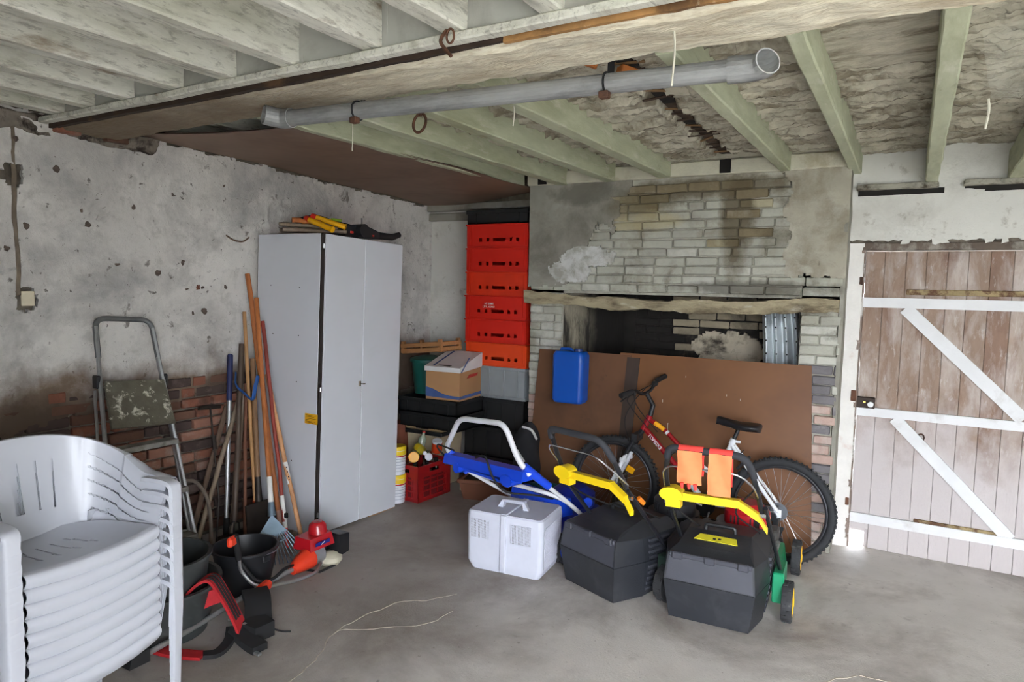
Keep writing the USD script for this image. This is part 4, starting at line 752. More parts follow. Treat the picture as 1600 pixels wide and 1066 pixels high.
for i, (lab, m) in enumerate(specs):
    t = e2(lab, (CX + (.004, -.003, -.006, .002, .0, .0)[i], CY, z), m)
    if i == 2:
        pr = cat(plane_map(meshkit.text_mesh('HT DOMS', .013, .001, True), (-.095, -.1956, .118), (1, 0, 0), (0, 0, 1)), plane_map(meshkit.text_mesh('LITC.  COMO', .013, .001, True), (-.115, -.1956, .094), (1, 0, 0), (0, 0, 1)))
        part(t, 'printed_text', pr, mat('white_print', S(224, 214, 208), .6), label='two small lines of white print')
    z += .191
crate_plain('black_tray', 'black tray on top of the red crate stack under the ceiling', (CX, CY, z), .585, .40, .11, black_c, (-.2, .0, .2))
# shelf-like pile left of the crates
t = thing('cool_box', 'beige cool box with a dark rim under the black trays', 'cool box', (-3.38, 4.55, 0))
part(t, 'body', hull([(x, y, z) for z, k in ((.0, .9), (.42, 1)) for x in (-.17 * k, .18 * k) for y in (-.15 * k, .14 * k)]), mat('beige_plastic', S(176, 160, 130), .6, var=.06)); part(t, 'rim', bb((-.185, -.165, .42), (.19, .15, .455), .006), blackp); part(t, 'lid', bb((-.185, -.165, .455), (.19, .15, .50), .012), mat('tan_lid', S(150, 128, 90), .6), label='tan lid'); part(t, 'grip', bb((-.07, -.167, .468), (.06, -.16, .48), .002), blackp)
crate_plain('black_crate', 'shallow black crate on the beige cool box, lower of two', (-3.26, 4.487, .502), .58, .40, .118, black_c, (-.2, -.07, .07, .2), 'shallow black crates under the cardboard box')
crate_plain('black_crate', 'shallow black crate that carries the cardboard box and the green bin', (-3.27, 4.487, .621), .58, .40, .118, black_c, (-.2, -.07, .07, .2), 'shallow black crates under the cardboard box')
t = thing('plank_offcut', 'short pale board lying in the lower shallow black crate', 'board', (-3.22, 4.40, .515)); part(t, 'board', bx((.0, 0, .05), (.3, .12, .02), .003, (8, 6, 3)), wood[6])
card = mat('brown_cardboard', S(170, 128, 88), .85, var=.05, scale=3); cardw = mat('white_cardboard', S(206, 204, 202), .8, var=.04, dirt=[(S(180, 172, 160), (.6, .75), 4, .5)])
bluei = mat('blue_print', S(66, 88, 140), .7); redi = mat('red_print', S(176, 44, 36), .7)
t = thing('cardboard_box', 'brown cardboard box with a wavy blue stripe and a white sloping lid', 'box', (-3.125, 4.475, .741), 4)
part(t, 'body', bb((-.17, -.17, 0), (.14, .17, .25), .003), card)
wv = [(-.17, .03)] + [(x, .10 - .062 * (1 / (1 + math.exp(-(x + .06) * 26)))) for x in np.linspace(-.17, .14, 24)] + [(.14, .018), (-.17, .018 + .012)]
part(t, 'blue_wave', plane_map(prism([(x, z) for x, z in [(-.17, .022)] + wv[1:-2] + [(.14, .015)]], .0012), (0, -.1703, .0), (1, 0, 0), (0, 0, 1)), bluei, label='blue wave print')
part(t, 'blue_wave', plane_map(prism([(-.17, .015), (.17, .02), (.17, .045), (-.17, .038)], .0012), (.1403, 0, 0), (0, 1, 0), (0, 0, 1)), bluei)
part(t, 'red_mark', plane_map(prism([(-.06, .17), (.10, .178), (.12, .2), (-.02, .198)], .0012), (.1403, 0, 0), (0, 1, 0), (0, 0, 1)), redi, label='red print')
lid = hull([(-.178, -.178, .225), (.148, -.178, .225), (.148, -.178, .262), (-.178, -.178, .262), (-.17, .17, .36), (.15, .17, .36), (.15, .17, .245), (-.17, .17, .245)])
L_ = part(t, 'lid', lid, cardw, label='white sloping lid with blue stripes')
sl = (.36 - .262) / .348; up_ = np.array([0, 1, sl]); up_ /= np.linalg.norm(up_)
part(L_, 'stripe', plane_map(prism([(-.115, .02), (-.098, .02), (-.098, .345), (-.115, .345)], .001), (0, -.178, .2625), (1, 0, 0), up_), bluei)
part(L_, 'stripe', plane_map(prism([(.0, .225), (.018, .225), (.14, .33), (.122, .33)], .001), (.1485, -.17, 0), (0, 1, 0), (0, 0, 1)), bluei)
part(L_, 'slot', plane_map(prism([(-.07, .03), (.04, .02), (.055, .034), (.045, .042), (-.068, .042)], .001), (0, -.178, .2627), (1, 0, 0), up_), edge_dark)
t = thing('green_bin', 'dark green plastic bin with a lid behind the cardboard box', 'bin', (-3.455, 4.55, .741))
gm = mat('dark_green_plastic', S(24, 84, 76), .4, var=.08)
part(t, 'body', lathe([(0, .004), (.105, .004), (.135, .28), (.15, .282), (.15, .262), (.137, .26), (.11, 0), (0, 0)], 36), gm, smooth=40); part(t, 'lid', lathe([(0, .315), (.06, .312), (.142, .292), (.148, .284), (0, .284)], 36), gm, smooth=40); part(t, 'rivet', mv(T.creation.icosphere(1, .006), (.0, -.128, .23)), steel)
t = thing('fruit_crate', 'small slatted wooden fruit crate tilted on the green bin', 'crate', (-3.43, 4.56, 1.085), -4)
fw = mat('thin_poplar_wood', S(164, 116, 72), .8, var=.15, stretch=(1, 5, 5))
R_ = lambda m: mv(m, (0, 0, 0), (0, -6, 0))
for y in (-.13, .13):
    for z_ in (.008, .05): part(t, 'slat', R_(bx((0, y, z_ + .012), (.44, .006, .032), .001)), fw)
for x in (-.217, .217):
    for z_ in (.008, .05): part(t, 'slat', R_(bx((x, 0, z_ + .012), (.006, .26, .032), .001)), fw)
for y in (-.09, -.03, .03, .09): part(t, 'base_slat', R_(bx((0, y, .0), (.44, .045, .004), .001)), fw)
for x in (-.2, .2):
    for y in (-.115, .115): part(t, 'corner_post', R_(bx((x, y, .05), (.03, .03, .1), .002)), fw)
# paint tins, bottle crate, tubs on the recess floor
yl = mat('yellow_label', S(232, 196, 30), .45, var=.1); wl = mat('white_label', S(214, 216, 222), .45, var=.05)
for i, (z0, lab) in enumerate(((0., 'lower of two stacked white paint tubs with yellow bands by the wardrobe'), (.216, 'upper of two stacked white paint tubs with yellow bands by the wardrobe'))):
    t = thing('paint_tub', lab, 'tub', (-3.285, 3.945, z0))
    part(t, 'tub', lathe([(0, 0), (.064, 0), (.07, .185), (.07, .19), (0, .19)], 36), wl, smooth=40); part(t, 'lid', lathe([(.0, .215), (.066, .214), (.073, .206), (.074, .186), (.0705, .186), (0, .19)], 36), yl, smooth=40, label='yellow lid')
    part(t, 'band', lathe([(.0702, .15), (.0712, .15), (.0717, .182), (.0705, .182)], 36), yl, smooth=40); part(t, 'band', lathe([(.0695, .138), (.0712, .138), (.0714, .147), (.07, .147)], 36), redi, smooth=40)
    part(t, 'print', cat([lathe([(.066 + z_ * .03, z_), (.0668 + z_ * .033, z_), (.0668 + z_ * .033, z_ + .004), (.066 + z_ * .03, z_ + .004)], 36) for z_ in (.03, .055, .075, .1, .12)]), mat('faint_print', S(160, 166, 178), .5))
rc = mat('dark_red_crate', S(150, 22, 26), .4, var=.1, dirt=[(S(176, 120, 110), (.62, .74), 8, .4)])
RC = thing('bottle_crate', 'dark red bottle crate full of jars and bottles on the floor', 'crate', (-3.25, 4.19, 0), -4)
w, d, h = .30, .38, .275
part(RC, 'base', bb((-w / 2, -d / 2, 0), (w / 2, d / 2, .02), .003), rc)
def cw(L, o, u):  # a crate side with windows and a hand hole
    p = sbox(0, 0, L, h).difference(sbox(.05, .03, L - .05, h - .09)).difference(sbox(L / 2 - .06, h - .06, L / 2 + .06, h - .03))
    return plane_map(prism(p, .012), o, u, (0, 0, 1)), [plane_map(prism(sbox(.045, z_, L - .045, z_ + .012), .008), np.array(o) , u, (0, 0, 1)) for z_ in (.07, .115, .155)] + [plane_map(prism(sbox(x_, .025, x_ + .01, h - .08), .008), o, u, (0, 0, 1)) for x_ in np.linspace(.06, L - .07, 4)]
for nm, (L, o_, u_) in zip(('side', 'side', 'end', 'end'), ((w, (-w / 2, -d / 2 + .012, 0), (1, 0, 0)), (w, (w / 2, d / 2 - .012, 0), (-1, 0, 0)), (d, (w / 2 - .012, -d / 2, 0), (0, 1, 0)), (d, (-w / 2 + .012, d / 2, 0), (0, -1, 0)))):
    a, bsl = cw(L, o_, u_); pp = part(RC, nm, a, rc); part(pp, 'lattice', cat(bsl), rc)
part(RC, 'panel', cat(bb((w / 2 - .02, -d / 2 + .01, .02), (w / 2 - .016, d / 2 - .01, .2)), bb((-w / 2 + .01, -d / 2 + .016, .02), (w / 2 - .01, -d / 2 + .02, .2))), mat('inner_dark_red', S(96, 20, 24), .5))
gl_dark = mat('dark_glass', S(26, 30, 22), .12, spec=.6); gl_brown = mat('brown_glass', S(60, 34, 18), .12, spec=.6); gl_clear = mat('greenish_glass', S(150, 160, 140), .1, spec=.6)
def bottle(name, label, loc, ax, m, capm, r=.034, L=.2, lab=None, category='bottle'):
    t = thing(name, label, category, loc); ax = np.array(ax, float); ax /= np.linalg.norm(ax)
    part(t, 'glass', lathe([(0, 0), (r, .002), (r, L * .6), (r * .42, L * .78), (r * .38, L * .96), (0, L * .96)], 20, (0, 0, 0), ax), m, smooth=40)
    part(t, 'cap', lathe([(0, L), (r * .45, L), (r * .46, L * .93), (0, L * .93)], 20, (0, 0, 0), ax), capm, smooth=40)
    if lab is not None: part(t, 'label', lathe([(r * .99, L * .15), (r * 1.02, L * .15), (r * 1.02, L * .5), (r * .99, L * .5)], 20, (0, 0, 0), ax), lab, smooth=40)
def jar(label, loc, ax, m, capm, r=.04, L=.1):
    t = thing('glass_jar', label, 'jar', loc); ax = np.array(ax, float); ax /= np.linalg.norm(ax)
    part(t, 'glass', lathe([(0, 0), (r, .003), (r, L * .75), (r * .88, L * .82), (0, L * .82)], 24, (0, 0, 0), ax), m, smooth=40); part(t, 'lid', lathe([(0, L), (r * .85, L), (r * .93, L * .97), (r * .93, L * .8), (0, L * .8)], 24, (0, 0, 0), ax), capm, smooth=40)
whl = mat('white_lid', S(216, 216, 224), .4); yl2 = mat('amber_lid', S(240, 170, 30), .35)
for k, (x, y) in enumerate(((-3.33, 4.08), (-3.22, 4.08), (-3.30, 4.19), (-3.19, 4.19), (-3.30, 4.3), (-3.19, 4.31))):
    bottle('glass_bottle', ['dark glass bottle upright at the front left of the red crate', 'dark glass bottle upright at the front right of the red crate', 'dark glass bottle upright in the middle left of the red crate', 'dark glass bottle upright in the middle right of the red crate', 'brown glass bottle upright at the back left of the red crate', 'brown glass bottle upright at the back right of the red crate'][k], (x, y, .021), (.02, .0, 1), gl_dark if k < 4 else gl_brown, blackm, .036, .25)
jar('jar with a big amber lid lying at the front of the red crate', (-3.29, 4.17, .305), (.55, -.8, .12), gl_clear, yl2, .045, .11)
bottle('glass_bottle', 'yellow-labelled bottle lying across the top of the red crate', (-3.30, 4.22, .36), (.7, -.45, -.05), mat('yellow_bottle', S(206, 186, 60), .3), whl, .034, .17, yl)
jar('jar with a white lid lying on its side in the red crate', (-3.21, 4.24, .315), (.6, -.75, .0), gl_dark, whl, .032, .1)
jar('jar with red contents and a white lid at the right of the red crate', (-3.18, 4.31, .325), (.2, -.2, .95), mat('red_preserve', S(190, 60, 30), .2), whl, .042, .1)
bottle('glass_bottle', 'green glass bottle leaning at the back of the red crate', (-3.34, 4.30, .32), (.1, .2, .9), gl_clear, redp, .032, .15)
bottle('plastic_bottle', 'small pale bottle standing on the floor behind the red crate', (-3.0, 4.50, 0), (0, 0, 1), mat('pale_plastic', S(170, 174, 160), .4), whl, .035, .2)
bottle('plastic_bottle', 'clear bottle lying on the floor right of the red crate', (-3.04, 4.43, .033), (.7, .5, .0), gl_clear, whl, .03, .17)
terra = mat('brown_planter_plastic', S(124, 78, 58), .6, var=.08)
t = thing('planter', 'brown plastic trough planter under the blue handlebar', 'planter', (-2.76, 4.42, 0), 16)
ro = lambda k, z_: [(-.2 * k, -.12 * k, z_), (.2 * k, -.12 * k, z_), (.2 * k, .12 * k, z_), (-.2 * k, .12 * k, z_)]
part(t, 'body', hull(ro(.86, 0) + ro(1, .13)), terra); part(t, 'rim', cat(*[bb(a, b, .004) for a, b in (((-.215, -.135, .13), (.215, -.11, .16)), ((-.215, .11, .13), (.215, .135, .16)), ((-.215, -.135, .13), (-.19, .135, .16)), ((.19, -.135, .13), (.215, .135, .16)))]), terra); part(t, 'soil', bb((-.19, -.11, .12), (.19, .11, .14)), blackm)
t = thing('hand_tool', 'small red-handled tool lying in the brown planter', 'tool', (-2.72, 4.40, .15), 20); part(t, 'handle', tube([(0, 0, .012), (.1, .01, .015)], .014, 10), redp, smooth=40); part(t, 'blade', bx((-.06, 0, .012), (.1, .03, .004), .001), steel)
t = bucket('green_tub', 'round dark green tub behind the blue mower', (-2.16, 4.19, 0), .17, .13, .22, gm, .01, 'tub')
t = thing('terracotta_pot', 'brick-coloured stack of pots left of the beige cool box', 'pot', (-3.70, 4.50, 0)); part(t, 'pot', lathe([(0, 0), (.06, 0), (.085, .2), (.095, .2), (.095, .24), (.08, .24), (0, .23)], 28), mat('terracotta', S(128, 70, 50), .8, var=.15), smooth=40); part(t, 'upper_pot', lathe([(0, .24), (.08, .26), (.09, .42), (.098, .42), (.098, .47), (.085, .47), (0, .45)], 28), mat('terracotta', S(128, 70, 50)), smooth=40)
t = thing('black_sack', 'dark jacket-like bundle with white stripes behind the blue mower handle', 'bundle', (-2.47, 4.50, 0))
part(t, 'bundle', rough(T.creation.icosphere(3, 1).apply_transform(np.diag([.12, .1, .31, 1])).apply_translation((0, 0, .31)), .04, 5, 3), mat('dark_cloth', S(30, 30, 34), .9, var=.3), smooth=True); part(t, 'stripe', tube(smooth_path([(.02, -.115, .60), (.09, -.1, .58), (.12, -.07, .51)], 6), .010, 6), mat('white_stripe', S(200, 200, 200), .7)); part(t, 'stripe', tube(smooth_path([(-.02, -.12, .42), (.05, -.125, .34)], 6), .008, 6), mat('white_stripe', S(200, 200, 200)))

solo('bent_wire', tube(smooth_path([(-3.835, 2.90, 1.935), (-3.81, 2.94, 1.905), (-3.80, 3.0, 1.90), (-3.80, 3.05, 1.93)], 6), .005, 8), mat('brown_twig', S(104, 84, 66), .8), 'bent brown wire sticking out of the wall left of the wardrobe top', 'wire', smooth=40)
# ---- hanging things ------------------------------------------------------------------------------------------
zinc = mat('weathered_zinc', S(206, 207, 206), .5, .35, var=.12, scale=5, stretch=(1, 4, 4), dirt=[(S(130, 132, 134), (.48, .7), 2.4, .8), (S(132, 92, 58), (.66, .76), 3, .7)], bump=.2)
a0, a1 = np.array([-2.385, 2.095, 2.345]), np.array([-.455, 2.272, 2.342])
t = thing('downpipe', 'grey zinc downpipe slung lengthways under the main ceiling beam', 'pipe', a0); u = (a1 - a0) / np.linalg.norm(a1 - a0); L = np.linalg.norm(a1 - a0)
def hollow(p, r, n=18, th=.004):
    o_, i_ = tube(p, r, n, caps=False), tube(p, np.asarray(r) - th, n, caps=False); i_.faces = i_.faces[:, ::-1]
    N = len(p) * n; f = []
    for base, fl in ((0, 0), (N - n, 1)):
        for k in range(n):
            l = (k + 1) % n; q = [(base + k, N + base + k, N + base + l), (base + k, N + base + l, base + l)]; f += q if not fl else [x[::-1] for x in q]
    return T.Trimesh(np.vstack([o_.vertices, i_.vertices]), np.vstack([o_.faces, i_.faces, f]), process=False)
part(t, 'pipe', hollow(np.array([u * s for s in np.linspace(.02, L - .05, 12)]), .034), zinc, smooth=40)
part(t, 'collar', hollow(round_path([u * .05, u * 0.0, u * -.03 + np.array([0, -.03, .006]), u * -.045 + np.array([0, -.06, .01])], .03), .041), zinc, smooth=40, label='short bent end piece at the left')
part(t, 'collar', hollow(round_path([u * (L - .09), u * (L - .02), u * (L + .014) + np.array([0, -.010, .0]), u * (L + .035) + np.array([0, -.035, .006])], .04), .042), zinc, smooth=40, label='short bent end piece with a dark open mouth at the right')
for s in (.40, 1.45):
    q = u * s
    k = part(t, 'strap', cat(tube([q + np.array([0, .037 * math.cos(a), .037 * math.sin(a)]) for a in np.linspace(0, 2 * PI, 20)], .004, 6), bx(q + np.array([0, .03, .05]), (.024, .005, .07), .001)), blackm, label='black hanging strap')
    part(k, 'clip', bx(q + np.array([0, -.02, -.042]), (.035, .03, .025), .004), rust)
t = thing('iron_ring', 'rusty iron ring hanging from a ceiling joist', 'ring', (-1.905, 2.43, 2.40))
part(t, 'staple', tube([(-.008, 0, .004), (-.008, 0, -.02), (.008, 0, -.02), (.008, 0, .004)], .004, 6), rust)
part(t, 'ring', tube([(.034 * math.cos(a), .008 * math.sin(a), -.05 + .042 * math.sin(a)) for a in np.linspace(0, 2 * PI, 24, endpoint=False)], .006, 8, closed=True), rust, smooth=40)
t = thing('iron_hook', 'rusty bent iron hook on the beam edge near the ceiling', 'hook', (-1.30, 1.815, 2.43))
part(t, 'hook', tube(smooth_path([(0, .008, .03), (-.012, -.012, .012), (-.025, -.022, -.02), (.004, -.03, -.055), (.022, -.03, -.075)], 6), .006, 6), rust, smooth=40); part(t, 'link', tube([(.012 + .014 * math.cos(a), -.022, -.01 + .022 * math.sin(a)) for a in np.linspace(0, 2 * PI, 14, endpoint=False)], .0035, 6, closed=True), rust)
webm = usdkit.material(stage, '/World/Looks/cobweb', {'tr': ('transparent_bsdf', {}), 'd': ('diffuse_bsdf', {'color': S(206, 206, 190)}), 'tc': ('texture_coordinate', {}), 'n': ('noise_texture', {'scale': 14, 'detail': 6, 'roughness': .7}), 'r': ('rgb_ramp', {'ramp': [(.3, (.06,) * 3), (.55, (.25,) * 3), (.75, (.55,) * 3)]}), 'm': ('mix_closure', {})},
    [('tc.object', 'n.vector'), ('n.fac', 'r.fac'), ('r.color', 'm.fac'), ('tr.BSDF', 'm.closure1'), ('d.BSDF', 'm.closure2')], surface='m.closure')
def web(name, label, P4, sag, seed):
    P4 = np.array(P4, float); n_ = 14; a, b = np.meshgrid(np.linspace(0, 1, n_), np.linspace(0, 1, n_), indexing='ij')
    q = P4[0] * ((1 - a) * (1 - b))[..., None] + P4[1] * (a * (1 - b))[..., None] + P4[2] * (a * b)[..., None] + P4[3] * ((1 - a) * b)[..., None]
    q[..., 2] -= sag * 4 * a * (1 - a) * (b ** .5); v = q.reshape(-1, 3); v = v + np.stack([nz(v * 1.0, 12, 3, seed + k) for k in range(3)], -1) * .02
    i = np.arange(n_ * n_).reshape(n_, n_); A, B, C, D = i[:-1, :-1].ravel(), i[1:, :-1].ravel(), i[1:, 1:].ravel(), i[:-1, 1:].ravel()
    return solo(name, T.Trimesh(v, np.vstack([np.stack([A, B, C], 1), np.stack([A, C, D], 1)]), process=False), webm, label, 'cobweb', smooth=True)
web('cobweb', 'dusty sheet of cobweb hanging between the joists above the plank door', [(.14, 2.6, 2.46), (.45, 2.5, 2.47), (.40, 2.72, 2.33), (.19, 2.85, 2.31)], .03, 3)
solo('cobweb_strand', cat([tube(smooth_path([(x, y, z), (x + .004, y, z - l * .4), (x - .003, y + .004, z - l)], 5), r_, 5) for x, y, z, l, r_ in ((-2.33, 2.46, 2.41, .14, .003), (-.64, 2.0, 2.40, .16, .0035), (.185, 2.85, 2.31, .10, .004), (-1.47, 2.5, 2.39, .08, .003))]), mat('dusty_strand', S(196, 192, 176), .95), 'thin dusty cobweb strands dangling from the ceiling', 'cobweb', kind='stuff')
# ---- boards, can and corrugated sheet at the fireplace ------------------------------------------------------------
hb1 = mat('brown_hardboard', S(104, 70, 47), .55, var=.08, scale=2.5, dirt=[(S(76, 50, 34), (.46, .68), 1.8, .75), (S(62, 44, 34), (.60, .72), 4.2, .7)], spec=.4)
hb2 = mat('brown_hardboard_warm', S(116, 76, 45), .5, var=.08, scale=2.5, dirt=[(S(98, 62, 38), (.46, .68), 1.8, .7), (S(76, 54, 42), (.62, .74), 5, .6)], spec=.4)
hb3 = mat('black_stained_hardboard', S(58, 44, 36), .6, var=.2, scale=4, stretch=(4, 4, .8))
def board(name, label, x0, x1, y0, y1, h, m, tilt=0., bow=.012):
    k = 12; t = np.linspace(0, 1, k); A_, Bm = np.meshgrid(t, t, indexing='ij'); X = x0 + (x1 - x0) * A_ + tilt * Bm; Z = Bm * h + .004; Y = y0 + (y1 - y0) * Bm - bow * np.sin(PI * A_) * np.sin(PI * Bm)
    v = np.stack([X, Y, Z], -1).reshape(-1, 3); i = np.arange(k * k).reshape(k, k); a, b, c, d_ = i[:-1, :-1].ravel(), i[1:, :-1].ravel(), i[1:, 1:].ravel(), i[:-1, 1:].ravel(); f = np.vstack([np.stack([a, b, c], 1), np.stack([a, c, d_], 1)]); n_ = len(v)
    e = [np.concatenate([i[:, 0], i[-1, 1:], i[::-1, -1][1:], i[0, ::-1][1:]])][0]; side = np.vstack([[(p, q + n_, q), (p, p + n_, q + n_)] for p, q in zip(e, e[1:])]).reshape(-1, 3)
    return T.Trimesh(np.vstack([v, v + [0, .005, 0]]), np.vstack([f, f[:, ::-1] + n_, side]), process=False)
t = thing('hardboard_sheet', 'dark-streaked brown hardboard sheet leaning at the left behind the blue can', 'board', (-2.05, 4.45, 0)); o = np.array([-2.05, 4.45, 0])
part(t, 'sheet', mv(board('', '', -2.46, -1.72, 4.46, 4.615, 1.165, None, .02), -o), hb1, smooth=30)
part(t, 'stained_edge', mv(board('', '', -1.76, -1.665, 4.455, 4.612, 1.15, None, .03, .002), -o), hb3, label='black-stained right edge')
t = thing('hardboard_sheet', 'wide warm-brown hardboard sheet leaning behind the bicycle', 'board', (-1.1, 4.52, 0)); o = np.array([-1.1, 4.52, 0])
part(t, 'sheet', mv(board('', '', -1.72, -.445, 4.50, 4.628, 1.178, None, -.07), -o), hb2, smooth=30)
part(t, 'scratch', cat([mv(bx((0, 0, 0), (.004, .002, l)), np.array([x, 4.50 + .128 * z / 1.178 - .014, z]) - o) for x, z, l in ((-1.45, .87, .02), (-1.40, .7, .05), (-1.02, .95, .012), (-.93, .93, .015), (-1.3, 1.05, .01))]), mat('scratch_white', S(190, 180, 168), .8))
blue = mat('blue_can_plastic', S(18, 78, 170), .38, var=.04, spec=.45)
t = thing('jerrycan', 'bright blue plastic jerrycan hung on the top edge of the left hardboard', 'can', (-2.105, 4.47, .81))
def rrect(w, d, r, n=5): return [(sx * (w / 2 - r) + r * math.cos(a), sy * (d / 2 - r) + r * math.sin(a)) for sx, sy, a0_ in ((1, 1, 0), (-1, 1, PI / 2), (-1, -1, PI), (1, -1, 1.5 * PI)) for a in np.linspace(a0_, a0_ + PI / 2, n)]
def loft(secs):
    n_ = len(secs[0][0]); v = np.vstack([[(x, y, z) for x, y in s] for s, z in secs]); f = []
    for i in range(len(secs) - 1):
        for k in range(n_):
            l = (k + 1) % n_; f += [(i * n_ + k, i * n_ + l, (i + 1) * n_ + l), (i * n_ + k, (i + 1) * n_ + l, (i + 1) * n_ + k)]
    v = np.vstack([v, [0, 0, secs[0][1]], [0, 0, secs[-1][1]]]); c = len(v) - 2; e = (len(secs) - 1) * n_
    for k in range(n_):
        l = (k + 1) % n_; f += [(c, l, k), (c + 1, e + k, e + l)]
    return T.Trimesh(v, np.array(f), process=False)
part(t, 'body', loft([(rrect(.215, .12, .03), 0), (rrect(.24, .145, .035), .02), (rrect(.245, .15, .035), .30), (rrect(.245, .15, .035), .345), (rrect(.215, .125, .03), .372), (rrect(.2, .11, .03), .375)]), blue, smooth=40)
part(t, 'cap', lathe([(0, .03), (.028, .03), (.03, .024), (.03, 0), (0, 0)], 20, (.06, .0, .364)), mat('dark_blue_cap', S(14, 44, 104), .4), smooth=40); part(t, 'handle', tube(round_path([(-.08, 0, .368), (-.08, 0, .388), (.0, 0, .388), (.02, 0, .368)], .02), .010, 8), blue, smooth=40)
part(t, 'hanging_wire', tube([(-.04, 0, .395), (-.04, .12, .385), (-.04, .15, .30)], .003, 6), steel)
galv2 = mat('galvanised_sheet', S(206, 212, 214), .45, .4, var=.1, scale=6, dirt=[(S(112, 118, 120), (.5, .68), 5, .6)])
t = thing('corrugated_sheet', 'curved strip of galvanised corrugated iron standing at the right of the fireplace opening', 'sheet', (-.75, 4.90, 0))
nu_, nv_ = 65, 24; A_, Bm = np.meshgrid(np.linspace(0, 1, nu_), np.linspace(0, 1, nv_), indexing='ij'); Z = .003 + Bm * 1.525
X = -.115 + A_ * .245 + .035 * np.sin(PI * np.clip((Bm - .45) / .55, 0, 1)) * (.4 + .6 * A_) - .02 * Bm; Y = .034 * np.cos(A_ * 8 * PI) + .03 * np.sin(Bm * PI)
v = np.stack([X, Y, Z], -1).reshape(-1, 3); i = np.arange(nu_ * nv_).reshape(nu_, nv_); a, b, c, d_ = i[:-1, :-1].ravel(), i[1:, :-1].ravel(), i[1:, 1:].ravel(), i[:-1, 1:].ravel(); f = np.vstack([np.stack([a, b, c], 1), np.stack([a, c, d_], 1)])
part(t, 'sheet', T.Trimesh(np.vstack([v, v + [0, .003, 0]]), np.vstack([f, f[:, ::-1] + len(v)]), process=False), galv2, smooth=True)
pts = []
for r_ in range(4):
    for z_ in (1.13, 1.22, 1.31, 1.40, 1.47):
        b_ = z_ / 1.525; a_ = (.25 * r_ + .125); pts.append(mv(T.creation.icosphere(1, .006), (-.115 + a_ * .245 + .035 * math.sin(PI * max(0, (b_ - .45) / .55)) * (.4 + .6 * a_) - .02 * b_, -.034 + .03 * math.sin(b_ * PI), z_)))
part(t, 'rivet', cat(pts), blackm, kind='stuff')
# ---- mowers ----------------------------------------------------------------------------------------------------
gblack = mat('grass_box_black', S(41, 43, 48), .42, var=.14, scale=5, dirt=[(S(84, 84, 86), (.56, .75), 3, .5)], bump=.15, bscale=160)
gband = mat('grass_box_grey_and_lit_band', S(64, 65, 73), .5, var=.1, scale=5, bump=.15, bscale=160)
yelp = mat('mower_yellow', S(244, 206, 24), .42, var=.03); green = mat('mower_green', S(18, 136, 92), .38, var=.05); chrome = mat('chrome', S(210, 212, 216), .18, .95)
blk_tube = mat('black_enamel_tube', S(36, 37, 42), .3, .2, spec=.6); foam = mat('foam_grip', S(48, 49, 54), .8); white_tube = mat('white_enamel_tube', S(216, 216, 220), .35, var=.04)
def wheel(par, c, r, w, hub, s):
    tread = [lathe([(r * .62, -w / 2), (r * .93, -w / 2), (r * .97, -w * .3), (r * .97, w * .3), (r * .93, w / 2), (r * .62, w / 2)], 32)]
    for k in range(22):
        a = k * 2 * PI / 22; tread.append(mv(bx((0, 0, 0), (r * .07, r * .16, w * .42), .001), (r * .965 * math.cos(a), r * .965 * math.sin(a), w * .22 * (1 if k % 2 else -1)), (0, 0, math.degrees(a))))
    m = cat(tread); m.apply_transform(T.transformations.rotation_matrix(PI / 2, (0, 1, 0))); m.apply_translation(c); p = part(par, 'wheel', m, mat('mower_tyre', S(48, 48, 50), .8, var=.2, dirt=S(110, 106, 100), dirt_at=(.55, .7), dirt_scale=14), smooth=35)
    h_ = lathe([(0, s * w * .60), (r * .2, s * w * .62), (r * .24, s * w * .52), (r * .55, s * w * .46), (r * .66, s * w * .52), (r * .69, s * w * .50), (r * .69, -s * w * .4), (0, -s * w * .4)], 28)
    sp = [mv(bx((r * .4, 0, s * w * .5), (r * .36, r * .08, w * .08), .001), (0, 0, 0), (0, 0, k * 60)) for k in range(6)]
    m = cat(h_, sp); m.apply_transform(T.transformations.rotation_matrix(PI / 2, (0, 1, 0))); m.apply_translation(c); part(p, 'hub', m, hub, smooth=35)
